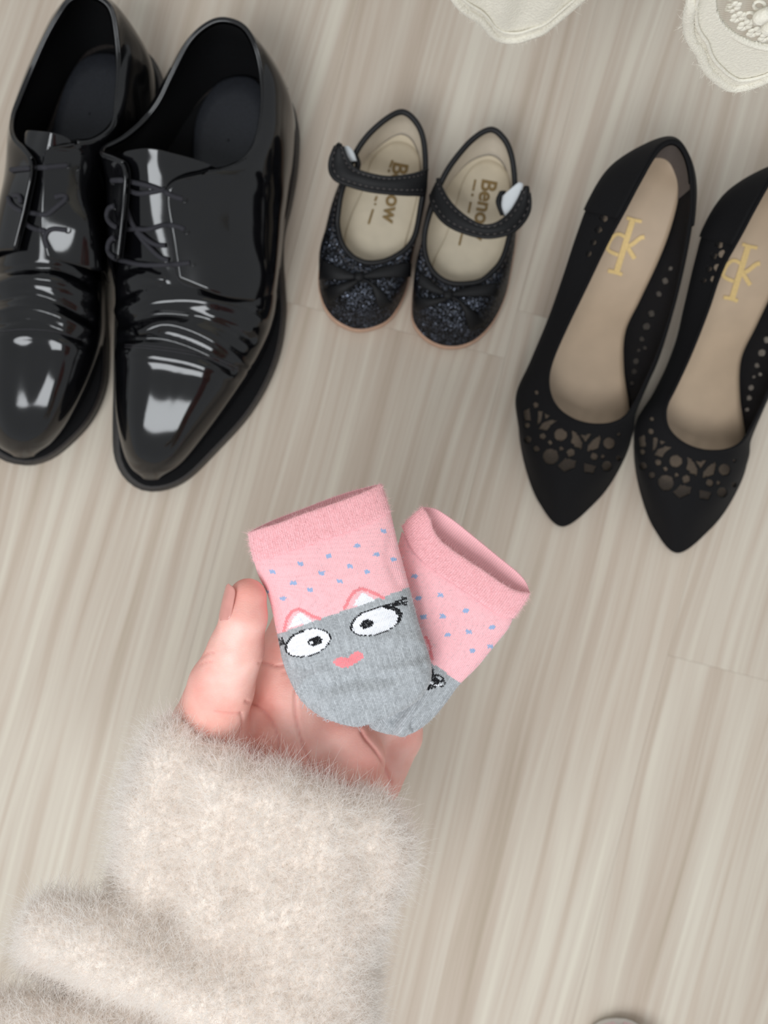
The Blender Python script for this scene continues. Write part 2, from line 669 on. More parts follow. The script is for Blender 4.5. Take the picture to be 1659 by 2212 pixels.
def net_material():
    N = NT('fine_curtain_net')
    N.set(Roughness=0.9)
    N.b.inputs['Base Color'].default_value = (*lin((205, 198, 180)), 1)
    tc = N.n('ShaderNodeTexCoord')
    wv = N.n('ShaderNodeTexWave', wave_type='BANDS', bands_direction='Z', i_Scale=270.0, i_Distortion=2.5, i_Detail=1.0)
    wv.inputs['Detail Scale'].default_value = 0.3
    N.l(tc.outputs['Object'], wv.inputs['Vector'])
    tr = N.n('ShaderNodeBsdfTransparent')
    mx = N.n('ShaderNodeMixShader')
    r = N.ramp(wv.outputs['Fac'], [(0.25, (1, 1, 1)), (0.55, (0.35, 0.35, 0.35))])
    N.l(r.outputs[0], mx.inputs[0])
    N.l(N.b.outputs[0], mx.inputs[1])
    N.l(tr.outputs[0], mx.inputs[2])
    N.l(mx.outputs[0], N.out.inputs[0])
    return N.m

M['net'] = net_material()

def skin_material():
    N = NT('skin')
    tc = N.n('ShaderNodeTexCoord')
    nz = N.n('ShaderNodeTexNoise', i_Scale=60.0, i_Detail=3.0)
    N.l(tc.outputs['Object'], nz.inputs['Vector'])
    r = N.ramp(nz.outputs[0], [(0.3, lin((234, 166, 153))), (0.5, lin((241, 182, 169))), (0.7, lin((248, 200, 188)))])
    cr = N.n('ShaderNodeAttribute', attribute_name='Col')
    mx = N.n('ShaderNodeMix', data_type='RGBA', blend_type='MULTIPLY', i_Factor=1.0)
    N.l(r.outputs[0], mx.inputs['A'])
    N.l(cr.outputs['Color'], mx.inputs['B'])
    N.l(mx.outputs['Result'], N.b.inputs['Base Color'])
    N.set(Roughness=0.48)
    N.b.inputs['Specular IOR Level'].default_value = 0.4
    N.b.inputs['Subsurface Weight'].default_value = 0.25
    N.b.inputs['Subsurface Radius'].default_value = (1.0, 0.35, 0.2)
    N.b.inputs['Subsurface Scale'].default_value = 0.003
    vo = N.n('ShaderNodeTexVoronoi', i_Scale=1100.0)
    mp = N.n('ShaderNodeMapping')
    mp.inputs['Scale'].default_value = (1.0, 1.6, 1.0)
    N.l(tc.outputs['Object'], mp.inputs[0])
    N.l(mp.outputs[0], vo.inputs['Vector'])
    N.bump(vo.outputs['Distance'], 0.18, 0.0003)
    return N.m

M['skin'] = skin_material()
M['nail'] = simple('thumb_nail', (214, 150, 140), 0.25, 0.06, 200, 0.0)

def fur_material():
    N = NT('cream_fur')
    hi = N.n('ShaderNodeHairInfo')
    r = N.ramp(hi.outputs['Random'], [(0.0, lin((241, 232, 225))), (0.4, lin((250, 246, 242))), (1.0, lin((254, 253, 251)))])
    N.l(r.outputs[0], N.b.inputs['Base Color'])
    N.set(Roughness=0.7)
    N.b.inputs['Specular IOR Level'].default_value = 0.2
    tl = N.n('ShaderNodeBsdfTranslucent')
    N.l(r.outputs[0], tl.inputs[0])
    mx = N.n('ShaderNodeMixShader', i_0=0.5)
    N.l(N.b.outputs[0], mx.inputs[1])
    N.l(tl.outputs[0], mx.inputs[2])
    N.l(mx.outputs[0], N.out.inputs[0])
    return N.m

M['fur'] = fur_material()
M['knit_base'] = simple('beige_knit_ground', (233, 220, 209), 0.95, 0.12, 500, 0.6, 0.001, spec=0.1)
M['fuzz_pink'] = simple('pink_fuzz', (250, 205, 208), 0.9, 0.05, 300)
M['fuzz_grey'] = simple('grey_fuzz', (205, 208, 212), 0.9, 0.05, 300)

# ------------------------------------------------------------------ the floor
floor_me_z = -0.0095
fv = [(-1.3, -1.35, -0.03), (1.3, -1.35, -0.03), (1.3, 1.35, -0.03), (-1.3, 1.35, -0.03),
      (-1.3, -1.35, floor_me_z), (1.3, -1.35, floor_me_z), (1.3, 1.35, floor_me_z), (-1.3, 1.35, floor_me_z)]
ff = [(3, 2, 1, 0), (4, 5, 6, 7), (0, 1, 5, 4), (1, 2, 6, 5), (2, 3, 7, 6), (3, 0, 4, 7)]
floor = raw_mesh('floor', fv, ff, simple('floor_underlay', (120, 104, 86), 0.8, 0.2, 40), None, smooth=False)
floor['kind'] = 'structure'
floor['label'] = 'floor of pale greyish beige wood grain laminate planks'
TH = math.radians(14.5)
PXM = FP / H
plank_w = 500.0 / PXM
plank_l = 1.2

def plank(p0, q0, w, ln):
    """plank with its corner at lateral p0, along q0 (metres, plank axes), chamfered top edges"""
    g, b = 0.00003, 0.00012
    lat = np.array([math.cos(TH), -math.sin(TH)])
    lng = np.array([math.sin(TH), math.cos(TH)])
    c = lat * (p0 + w / 2) + lng * (q0 + ln / 2)
    hw, hl = w / 2 - g, ln / 2 - g
    V, z = [], [(-0.009, 0, 0), (-b, 0, 0), (0, b, b)]
    for (zz, ix, iy) in z:
        for sx, sy in ((-1, -1), (1, -1), (1, 1), (-1, 1)):
            V.append((sx * (hw - ix), sy * (hl - iy), zz))
    F = [(3, 2, 1, 0), (8, 9, 10, 11)]
    for k in (0, 4):
        for i in range(4):
            j = (i + 1) % 4
            F.append((k + i, k + j, k + 4 + j, k + 4 + i))
    o = raw_mesh('plank', V, F, M['wood'], floor, smooth=False)
    o.location = (c[0], c[1], 0)
    o.rotation_euler = (0, 0, -TH)
    return o

# lateral positions of seams from the photograph: p = 1750 px and every 500 px; q of end joints per row
cx_lat = CX * math.cos(TH) + CY * math.sin(TH)
cq = CX * math.sin(TH) - CY * math.cos(TH)
for k in range(-11, 10):
    p_px = 1750 + 500 * k
    p0 = (p_px - cx_lat) / PXM
    qj = {0: -1009, -1: -369}.get(k, None)
    q0 = (qj - cq) / PXM if qj is not None else (0.62 + 0.23 * ((k * 3) % 4)) * (1 if k % 2 else -1)
    for j in range(-3, 4):
        qs = q0 + j * plank_l
        if qs > 1.5 or qs + plank_l < -1.5:
            continue
        plank(p0, qs, plank_w, plank_l)

# ------------------------------------------------------------------ men's shoes
def mens_shoe(cfg):
    root = thing('dress_shoe', cfg['label'], 'shoe', "pair of men's black lace-up shoes")
    # vamp and tongue
    R = np.array(cfg['vamp'], float)
    W = crom(PA(R), 280)                 # rows along the shoe
    W = np.swapaxes(crom(np.swapaxes(W, 0, 1), 150), 0, 1)
    N = grid_normals(W)
    N = np.where(N[..., 2:3] < 0, -N, N)
    uv = proj(W).reshape(-1, 2)
    disp = np.zeros(len(uv))
    for poly, wd, amp in cfg['creases']:
        s = arc_resample(np.array(poly, float), 16)
        d = seg_dist(uv, s)
        disp += amp * np.exp(-(d / wd) ** 2)
    W = W + N * disp.reshape(W.shape[:2])[..., None]
    vamp = raw_mesh('vamp', W.reshape(-1, 3), grid_faces(*W.shape[:2]), M['patent'], root)
    solid(vamp, 0.0016, -1)
    # quarters
    G = loft(cfg['quarters'], 220, 40, closed=False)
    Nq = grid_normals(G)
    ctr = G.mean((0, 1))
    if ((G - ctr)[:12] * Nq[:12]).sum() < 0:
        Nq = -Nq
    q = raw_mesh('quarters', (G + Nq * 0.0012).reshape(-1, 3), grid_faces(*G.shape[:2]), M['patent'], root)
    m = solid(q, 0.0018, 0)
    lin_ = raw_mesh('lining', (G - Nq * 0.0016)[:, 22:].reshape(-1, 3), grid_faces(G.shape[0], G.shape[1] - 22), M['lining_black'], root)
    # collar edge
    top = (G + Nq * 0.0002)[-1, 45:-22]
    tube('collar_binding', top[::4], 0.0011, M['patent_soft'], root, n=160, sides=8)
    # insole
    ip = arc_resample(np.array(cfg['insole'], float), 60, True)
    c = ip.mean(0)
    rings = [np.c_[c + (ip - c) * s, np.full(60, 0.031 + zz)] for s, zz in ((1, -0.004), (1, -0.001), (0.97, 0), (0.7, -0.0005), (0.35, -0.0008), (0.02, -0.001))]
    raw_mesh('insole', PA(np.array(rings)).reshape(-1, 3), grid_faces(6, 60, True), M['insole_dark'], root)
    # sole, welt, heel
    so = cfg['sole']
    v0, v1 = cfg['waist']

    def ramp(v):
        t = np.clip((v0 - v) / (v0 - v1), 0, 1)
        return 0.010 * t * t * (3 - 2 * t)
    slab('sole', so, lambda v: ramp(v) + 0.0, lambda v: ramp(v) + 0.009, M['sole_black'], root)
    slab('welt', so, lambda v: ramp(v) + 0.009, lambda v: ramp(v) + 0.0145, M['welt'], root, inset=0.0012)
    heel = [p for p in so if p[1] < v1 + 10]
    gaps = [math.dist(heel[i], heel[(i + 1) % len(heel)]) for i in range(len(heel))]
    gi = gaps.index(max(gaps))
    pa, pb = heel[gi], heel[(gi + 1) % len(heel)]
    heel[gi + 1:gi + 1] = [(pa[0] + (pb[0] - pa[0]) * t, pa[1] + (pb[1] - pa[1]) * t) for t in (.06, .12, .3, .5, .7, .88, .94)]
    slab('heel', heel, 0.0, 0.0102, M['sole_black'], root, inset=0.0005)
    # footprint floor inside (fills down to the sole)
    slab('footbed', so, lambda v: ramp(v) + 0.0145, lambda v: ramp(v) + 0.0165, M['lining_black'], root, inset=0.0035)
    bv = bvh_of([vamp, q])
    # eyelet laces
    for pl in cfg['laces']:
        drape_tube('lace', bv, pl, cfg.get('lr', 0.0015), M['lace'], root, off=0.0016, n=44, sides=8)
    for pl in cfg['stitches']:
        drape_tube('stitching', bv, pl, 0.00022, M['stitch'], root, off=0.0003, n=60, sides=5)
    for (u, v) in cfg['eyelets']:
        c = drape(bv, [(u, v)], 0.0005)[0]
        a = np.arange(16) / 16 * 2 * math.pi
        ring = c + 0.0017 * np.c_[np.cos(a), np.sin(a), 0 * a]
        V, F = tube_vf(ring, np.full(16, 0.0005), 6, True)
        raw_mesh('eyelet', V, F, M['patent_soft'], root)
    return root

crease2 = [
    ([(258, 672), (330, 652), (430, 648), (520, 668), (560, 690)], 13, 0.0017),
    ([(262, 700), (330, 680), (400, 682), (480, 700), (545, 735)], 9, -0.0022),
    ([(300, 722), (352, 700), (410, 712), (470, 742), (530, 790)], 11, 0.0024),
    ([(262, 735), (310, 730), (370, 738), (440, 765), (500, 800)], 8, -0.0022),
    ([(255, 700), (285, 712), (300, 730)], 7, -0.0012),
    ([(262, 765), (330, 768), (420, 785), (500, 815)], 14, 0.0014),
    ([(265, 640), (300, 622), (350, 618)], 9, -0.0014),
    ([(270, 610), (305, 596), (350, 604)], 9, 0.0014),
    ([(420, 690), (470, 692), (540, 712)], 10, 0.0010),
    ([(275, 580), (310, 575), (345, 585)], 7, -0.0010),
]
shoe_right = dict(
    label="men's black patent lace-up shoe nearer the little girl's shoes, creased across the vamp",
    vamp=[
        [(300, 1030, .018), (306, 1033, .021), (315, 1036, .023), (328, 1037, .024), (340, 1036, .023), (349, 1033, .021), (356, 1030, .018)],
        [(278, 1008, .018), (284, 1010, .028), (304, 1014, .034), (334, 1016, .036), (362, 1013, .034), (385, 1007, .028), (396, 1003, .018)],
        [(263, 972, .018), (267, 968, .035), (292, 972, .0455), (337, 976, .0468), (384, 971, .0453), (422, 962, .034), (440, 952, .018)],
        [(252, 900, .018), (254, 890, .041), (288, 890, .0542), (352, 898, .0555), (418, 893, .0542), (478, 882, .040), (503, 872, .018)],
        [(250, 810, .018), (252, 798, .043), (293, 790, .0590), (372, 798, .0605), (456, 800, .0588), (533, 792, .043), (562, 782, .018)],
        [(252, 710, .018), (254, 695, .046), (301, 682, .0632), (382, 685, .0655), (476, 695, .0628), (572, 695, .046), (597, 692, .018)],
        [(250, 600, .018), (250, 590, .050), (293, 575, .067), (365, 572, .072), (462, 588, .067), (575, 600, .048), (602, 600, .018)],
        [(250, 500, .040), (253, 490, .062), (280, 475, .075), (340, 470, .080), (440, 480, .074), (530, 490, .060), (575, 500, .035)],
        [(248, 420, .065), (256, 400, .078), (275, 385, .084), (325, 378, .089), (400, 390, .084), (460, 400, .078), (500, 410, .068)],
        [(252, 345, .080), (262, 335, .088), (277, 326, .092), (325, 321, .096), (380, 333, .092), (430, 347, .087), (470, 362, .080)],
    ],
    quarters=[
        [(593, 664, .020), (570, 655, .044), (480, 640, .066), (385, 602, .0735)],
        [(597, 600, .020), (580, 585, .050), (480, 540, .0735), (372, 520, .0800)],
        [(603, 540, .020), (588, 510, .050), (490, 460, .076), (357, 430, .0880)],
        [(608, 490, .020), (595, 450, .050), (510, 410, .076), (372, 393, .0910)],
        [(615, 450, .020), (603, 410, .050), (540, 375, .074), (430, 375, .0880)],
        [(622, 410, .020), (610, 370, .048), (568, 345, .069), (490, 363, .0820)],
        [(629, 365, .020), (618, 320, .046), (590, 295, .065), (532, 338, .0760)],
        [(633, 310, .020), (622, 260, .045), (594, 240, .063), (556, 290, .0700)],
        [(632, 260, .020), (618, 205, .048), (590, 178, .064), (566, 210, .0680)],
        [(615, 215, .020), (596, 155, .050), (572, 122, .068), (556, 125, .0750)],
        [(580, 185, .020), (560, 112, .052), (540, 80, .072), (530, 66, .0840)],
        [(532, 172, .020), (508, 92, .052), (495, 60, .072), (490, 46, .0880)],
        [(485, 180, .020), (462, 95, .052), (455, 62, .072), (452, 54, .0870)],
        [(440, 215, .020), (415, 130, .050), (405, 100, .068), (410, 92, .0820)],
        [(400, 270, .020), (375, 190, .048), (367, 165, .062), (374, 160, .0750)],
        [(365, 330, .020), (346, 250, .046), (335, 225, .058), (345, 220, .0680)],
        [(335, 385, .020), (315, 310, .045), (298, 282, .056), (312, 262, .0650)],
        [(305, 430, .020), (282, 360, .046), (258, 320, .062), (270, 298, .0720)],
        [(280, 470, .020), (260, 400, .048), (232, 350, .070), (222, 328, .0850)],
        [(268, 520, .020), (254, 450, .050), (238, 400, .076), (272, 356, .0930)],
        [(258, 570, .020), (249, 520, .052), (240, 470, .074), (274, 430, .0875)],
        [(254, 620, .020), (249, 590, .050), (244, 560, .068), (260, 560, .0770)],
    ],
    creases=crease2,
    insole=[(418, 345), (422, 266), (443, 213), (475, 176), (520, 164), (556, 176), (575, 220), (575, 290), (560, 340), (530, 400), (470, 450), (425, 420)],
    sole=[(643, 262), (647, 303), (641, 380), (628, 451), (615, 505), (612, 560), (616, 620), (618, 680), (606, 760), (577, 835), (533, 905), (471, 973), (410, 1033),
          (361, 1058), (311, 1060), (272, 1034), (250, 990), (246, 930), (248, 827), (249, 740), (252, 640), (254, 560), (272, 480), (303, 420), (340, 350),
          (380, 270), (430, 205), (490, 167), (550, 162), (605, 190), (632, 225)],
    waist=(560, 450),
    laces=[
        [(247, 391), (258, 390), (278, 391), (322, 401), (350, 411), (375, 424), (398, 431)],
        [(272, 405), (298, 417), (322, 416), (346, 411), (360, 408)],
        [(251, 446), (240, 452), (237, 469), (246, 485), (265, 494), (298, 494), (322, 495), (355, 486), (387, 490), (403, 499)],
        [(251, 513), (241, 524), (240, 543), (252, 558), (281, 565), (314, 570), (363, 572), (416, 567)],
        [(276, 446), (284, 470), (294, 490), (314, 512), (338, 528), (362, 530)],
        [(298, 500), (317, 525), (346, 554), (368, 562)],
    ],
    stitches=[
        [(366, 412), (363, 470), (371, 530), (378, 585), (388, 606), (410, 618), (470, 630), (530, 640)],
        [(448, 398), (450, 440), (458, 500), (466, 560), (474, 600)],
        [(534, 640), (548, 590), (558, 530), (566, 470), (586, 380)],
        [(270, 745), (330, 748), (400, 758), (470, 775), (520, 795)],
        [(270, 750), (330, 754), (400, 764), (470, 782), (518, 802)],
        [(622, 190), (612, 260), (600, 330), (590, 372)],
    ],
    eyelets=[(398, 431), (403, 499), (416, 568), (247, 392), (250, 446), (250, 513)],
)
shoe_left = dict(
    label="men's black patent lace-up shoe cut by the left edge of the picture",
    vamp=[
        [(22, 983, .018), (30, 986, .021), (38, 988, .023), (50, 989, .024), (62, 988, .023), (72, 986, .021), (80, 983, .018)],
        [(-12, 958, .018), (-4, 962, .028), (18, 966, .034), (52, 968, .036), (84, 965, .034), (108, 958, .028), (122, 952, .018)],
        [(-34, 922, .018), (-27, 918, .035), (6, 922, .0455), (56, 927, .0468), (105, 920, .0453), (143, 910, .034), (160, 900, .018)],
        [(-50, 850, .018), (-44, 840, .041), (-4, 840, .0542), (58, 848, .0555), (124, 843, .0542), (178, 830, .040), (200, 822, .018)],
        [(-48, 760, .018), (-42, 745, .043), (1, 738, .0590), (68, 742, .0605), (142, 745, .0588), (203, 742, .042), (224, 735, .018)],
        [(-30, 660, .018), (-28, 645, .047), (15, 625, .062), (75, 630, .066), (140, 640, .061), (205, 652, .045), (228, 660, .018)],
        [(-10, 560, .018), (-12, 545, .050), (25, 530, .068), (80, 528, .073), (135, 540, .068), (195, 560, .050), (230, 580, .018)],
        [(5, 470, .040), (8, 455, .062), (45, 440, .076), (95, 435, .081), (150, 440, .075), (203, 460, .058), (230, 480, .035)],
        [(25, 390, .065), (35, 375, .078), (60, 355, .085), (100, 345, .090), (145, 350, .085), (185, 365, .078), (220, 380, .066)],
        [(50, 288, .084), (60, 282, .090), (80, 283, .093), (108, 286, .097), (135, 293, .093), (155, 303, .088), (170, 315, .082)],
    ],
    quarters=[
        [(229, 610, .020), (222, 590, .046), (200, 582, .062), (100, 555, .0745)],
        [(238, 545, .020), (222, 522, .050), (190, 490, .074), (86, 490, .0800)],
        [(254, 490, .020), (222, 455, .050), (180, 410, .076), (90, 400, .0880)],
        [(262, 440, .020), (228, 400, .050), (194, 350, .076), (100, 325, .0930)],
        [(290, 395, .020), (244, 358, .050), (203, 320, .078), (150, 308, .0900)],
        [(306, 350, .020), (268, 312, .048), (234, 294, .074), (200, 303, .0830)],
        [(320, 300, .020), (296, 260, .046), (266, 238, .066), (242, 270, .0760)],
        [(335, 245, .020), (308, 198, .045), (278, 172, .063), (250, 215, .0700)],
        [(334, 190, .020), (316, 135, .048), (282, 108, .064), (254, 150, .0690)],
        [(320, 145, .020), (298, 88, .050), (268, 58, .068), (250, 85, .0750)],
        [(285, 115, .020), (262, 45, .052), (245, 15, .072), (236, 18, .0840)],
        [(235, 102, .020), (212, 22, .052), (200, -8, .072), (195, -8, .0880)],
        [(185, 115, .020), (165, 30, .052), (158, -2, .072), (155, 0, .0870)],
        [(150, 155, .020), (128, 70, .050), (120, 40, .068), (128, 35, .0820)],
        [(125, 210, .020), (102, 125, .048), (92, 95, .062), (100, 85, .0760)],
        [(100, 270, .020), (75, 190, .046), (63, 160, .058), (72, 148, .0690)],
        [(82, 330, .020), (55, 255, .045), (40, 225, .056), (46, 210, .0660)],
        [(65, 385, .020), (40, 315, .046), (26, 280, .060), (31, 254, .0700)],
        [(45, 440, .020), (25, 375, .048), (22, 325, .070), (33, 297, .0830)],
        [(25, 490, .020), (12, 430, .050), (22, 375, .075), (73, 350, .0920)],
        [(5, 540, .020), (-3, 490, .052), (8, 450, .073), (62, 435, .0865)],
        [(-10, 590, .020), (-15, 560, .050), (-8, 545, .066), (36, 540, .0765)],
    ],
    creases=[
        ([(-20, 620), (50, 600), (120, 610), (200, 640)], 10, 0.0018),
        ([(-20, 590), (60, 580), (130, 585), (190, 610)], 8, -0.0018),
        ([(-20, 650), (60, 635), (130, 655), (195, 690)], 8, -0.0020),
        ([(-20, 680), (50, 665), (120, 680), (190, 715)], 9, 0.0022),
        ([(-20, 700), (60, 690), (120, 710), (180, 735)], 8, -0.0018),
        ([(110, 595), (150, 605), (190, 600)], 12, 0.0012),
        ([(0, 730), (60, 725), (120, 735), (180, 760)], 12, 0.0010),
    ],
    insole=[(112, 300), (125, 235), (145, 175), (175, 130), (215, 115), (255, 122), (268, 170), (270, 230), (255, 290), (225, 340), (180, 380), (130, 360)],
    sole=[(232, 700), (234, 760), (228, 838), (195, 912), (131, 977), (82, 1002), (41, 1004), (0, 989), (-38, 950), (-62, 880), (-64, 780), (-48, 680), (-28, 590),
          (-5, 520), (30, 440), (65, 380), (90, 310), (115, 240), (145, 170), (190, 108), (250, 93), (310, 110), (345, 150), (355, 210), (336, 290), (306, 360),
          (272, 430), (250, 490), (236, 545), (230, 600), (229, 650)],
    waist=(500, 390),
    laces=[
        [(30, 369), (46, 367), (90, 362), (146, 357)],
        [(23, 427), (29, 442), (49, 456), (80, 461), (101, 463), (122, 448), (142, 430), (137, 423), (114, 427)],
        [(57, 481), (70, 491), (89, 497), (100, 499)],
        [(104, 535), (98, 515), (104, 500), (119, 494), (147, 497)],
        [(33, 423), (46, 425), (50, 440)],
    ],
    stitches=[
        [(96, 330), (92, 380), (92, 440), (90, 490), (100, 540)],
        [(104, 318), (150, 311), (195, 309)],
        [(195, 315), (195, 360), (195, 419), (189, 468), (203, 508)],
        [(199, 315), (199, 360), (199, 419), (193, 466), (207, 504)],
        [(-10, 718), (50, 712), (110, 716), (180, 735)],
        [(28, 330), (24, 386), (16, 451), (5, 480)],
    ],
    eyelets=[(146, 357), (142, 430), (147, 497), (34, 369), (24, 428), (166, 362)],
)
mens_shoe(shoe_right)
mens_shoe(shoe_left)

# ------------------------------------------------------------------ small girl's shoes
def logo_word(name, word, anchor, ang, size_px, z, mat, parent, spacing=1.0):
    """short word as flat raised letters (a real mesh)"""
    cu = bpy.data.curves.new(name, 'FONT')
    cu.body = word
    cu.size = size_px * (H - z) / FP
    cu.extrude = 0.00008
    cu.offset = 0.00034
    cu.space_character = spacing
    tmp = bpy.data.objects.new(name + '_tmp', cu)
    col.objects.link(tmp)
    bpy.context.view_layer.update()
    me = bpy.data.meshes.new_from_object(tmp.evaluated_get(bpy.context.evaluated_depsgraph_get()))
    bpy.data.objects.remove(tmp)
    me.name = name
    me.materials.clear()
    me.materials.append(mat)
    o = bpy.data.objects.new(name, me)
    col.objects.link(o)
    o.parent = parent
    o.location = P(anchor[0], anchor[1], z)
    o.rotation_euler = (0, 0, math.radians(ang))
    return o

def girls_shoe(cfg):
    root = thing('mary_jane_shoe', cfg['label'], 'shoe', "pair of little girl's black strap shoes")
    G = loft(cfg['st'], 260, 46)
    N = grid_normals(G, True)
    ctr = G.mean((0, 1))
    if ((G - ctr)[:20] * N[:20]).sum() < 0:
        N = -N
    up = raw_mesh('upper', G.reshape(-1, 3), grid_faces(*G.shape[:2], True), M['glitter'], root)
    solid(up, 0.0009, 0)
    Gi = G - N * 0.0012
    Gi[..., 2] -= 0.0006
    raw_mesh('lining', Gi.reshape(-1, 3), grid_faces(*G.shape[:2], True), M['cream'], root)
    tube('binding', G[-1][::5], 0.0018, M['binding'], root, closed=True, n=220, sides=10)
    # stitching along the binding
    ring = (G + N * 0.0011)[-6]
    parts = []
    for i in range(0, 260, 4):
        seg = ring[[i, (i + 1) % 260, (i + 2) % 260]]
        parts.append(tube_vf(seg, np.full(3, 0.00022), 4))
    V, F = join_vf(parts)
    st = raw_mesh('stitching', V, F, M['stitch_light'], root)
    # outsole
    so = np.array([s[0][:2] for s in cfg['st']], float)
    c = so.mean(0)
    d = so - c
    L = np.linalg.norm(d, axis=1, keepdims=True)
    so0 = so + d / L * 1.0
    so = so + d / L * (2.5 + 4.0 * np.clip((d[:, 1:2] - 90) / 80, 0, 1))
    slab('outsole', so, 0.0, 0.0105, M['sole_beige'], root)
    # insole
    n = 100
    A = arc_resample(so0, n, True)
    A = c + (A - c) * 1.0 + np.array([0, -6.0])
    rings = [np.c_[c + (A - c) * s, np.full(n, 0.0135 + zz)] for s, zz in ((0.965, 0.0), (0.95, 0.0), (0.92, 0.0), (0.6, 0), (0.3, 0), (0.01, 0))]
    raw_mesh('insole', PA(np.array(rings)).reshape(-1, 3), grid_faces(6, n, True), M['insole_cream'], root)
    # padded heel insert on the insole
    B = arc_resample(np.array(cfg['pad'], float), 60, True)
    cb = B.mean(0)
    rings = [np.c_[cb + (B - cb) * s, np.full(60, 0.0137 + zz)] for s, zz in ((1, 0), (0.985, 0.0012), (0.93, 0.0016), (0.5, 0.0014), (0.01, 0.0013))]
    raw_mesh('insole_pad', PA(np.array(rings)).reshape(-1, 3), grid_faces(5, 60, True), M['insole_cream'], root)
    # gold print
    u, v, a = cfg['word']
    logo_word('lettering', 'Benow', (u, v), a, cfg['wsize'], 0.01555, M['gold_dull'], root, 1.0)
    parts = []
    for (x0, y0, x1, y1) in cfg['small']:
        p = PA([(x0, y0, .0156), ((x0 + x1) / 2, (y0 + y1) / 2, .0156), (x1, y1, .0156)])
        parts.append(tube_vf(p, np.full(3, 0.0007), 4))
    V, F = join_vf(parts)
    V = np.array(V)
    V[:, 2] = 0.0156 + (V[:, 2] - 0.0156) * 0.15
    raw_mesh('small_print', V, F, M['gold_dull'], root, smooth=False)
    # strap
    s, W = free_patch('strap', cfg['strap_up'], cfg['strap_lo'], M['velvet'], root, n=60, m=14, th=0.0016, puff=0.002)
    for k in (0, -1):
        V, F = tube_vf(arc_resample(W[::3, k] + np.array([0, 0, 0.0004]), 70), np.full(70, 0.00135), 8)
        raw_mesh('strap_binding', V, F, M['binding'], s)
    parts = []
    for k in (2, -3):
        line = arc_resample(W[:, k] + np.array([0, 0, 0.0012]), 110)
        for i in range(3, 104, 5):
            parts.append(tube_vf(line[i:i + 3], np.full(3, 0.00024), 4))
    V, F = join_vf(parts)
    raw_mesh('strap_stitching', V, F, M['stitch_light'], s)
    free_patch('hook_tape', cfg['tape_a'], cfg['tape_b'], M['velcro'], s, n=14, m=8, th=0.0009, puff=0.001)
    free_patch('strap_tab', cfg['tab_a'], cfg['tab_b'], M['binding'], root, n=14, m=8, th=0.0014, puff=0.001)
    # bow on the toe
    bv = bvh_of([up])
    kx, ky = cfg['knot']
    bow = drape_patch('bow', bv, *cfg['bow'][0], M['velvet'], root, off=0.0022, n=16, m=9, th=0.0008, puff=0.0012)
    for a, b in cfg['bow'][1:]:
        drape_patch('bow_loop', bv, a, b, M['velvet'], bow, off=0.0020, n=16, m=9, th=0.0008, puff=0.0012)
    k = drape(bv, [(kx, ky)], 0.003)[0]
    th = np.linspace(0, math.pi, 10)[:, None]
    ph = np.linspace(0, 2 * math.pi, 17)[None, :-1]
    S = np.stack([0.0036 * np.sin(th) * np.cos(ph), 0.0030 * np.sin(th) * np.sin(ph), 0.0024 * np.cos(th) + 0 * ph], -1)
    raw_mesh('knot', (S + k).reshape(-1, 3), grid_faces(10, 16, True), M['velvet'], bow)
    return root

def zip3(sole, mid, top):
    return [[(a[0], a[1], .010), b, c] for a, b, c in zip(sole, mid, top)]

k1 = [
    [(868, 290), (869, 255, .030), (868, 242, .052)], [(893, 305), (899, 270, .030), (893, 257, .051)],
    [(908, 345), (916, 308, .030), (911, 288, .048)], [(912, 390), (921, 355, .028), (918, 330, .045)],
    [(908, 440), (921, 410, .026), (918, 385, .042)], [(900, 500), (910, 470, .024), (909, 445, .037)],
    [(888, 560), (893, 530, .024), (899, 500, .034)], [(876, 622), (878, 585, .026), (884, 530, .033)],
    [(855, 668), (853, 625, .028), (860, 550, .033)], [(830, 695), (823, 645, .029), (830, 564, .033)],
    [(790, 709), (783, 655, .029), (797, 568, .033)], [(755, 706), (748, 640, .029), (770, 560, .033)],
    [(720, 685), (720, 610, .029), (750, 543, .033)], [(698, 650), (701, 575, .027), (736, 519, .034)],
    [(690, 600), (694, 535, .026), (729, 485, .035)], [(700, 540), (705, 492, .026), (731, 455, .038)],
    [(720, 475), (718, 440, .028), (737, 418, .041)], [(741, 420), (737, 390, .030), (752, 372, .043)],
    [(769, 375), (763, 345, .032), (770, 328, .046)], [(800, 335), (796, 302, .032), (797, 290, .049)],
    [(835, 305), (832, 267, .031), (836, 256, .052)]]
k1 = [[(s[0][0], s[0][1], .010), s[1], s[2]] for s in k1]
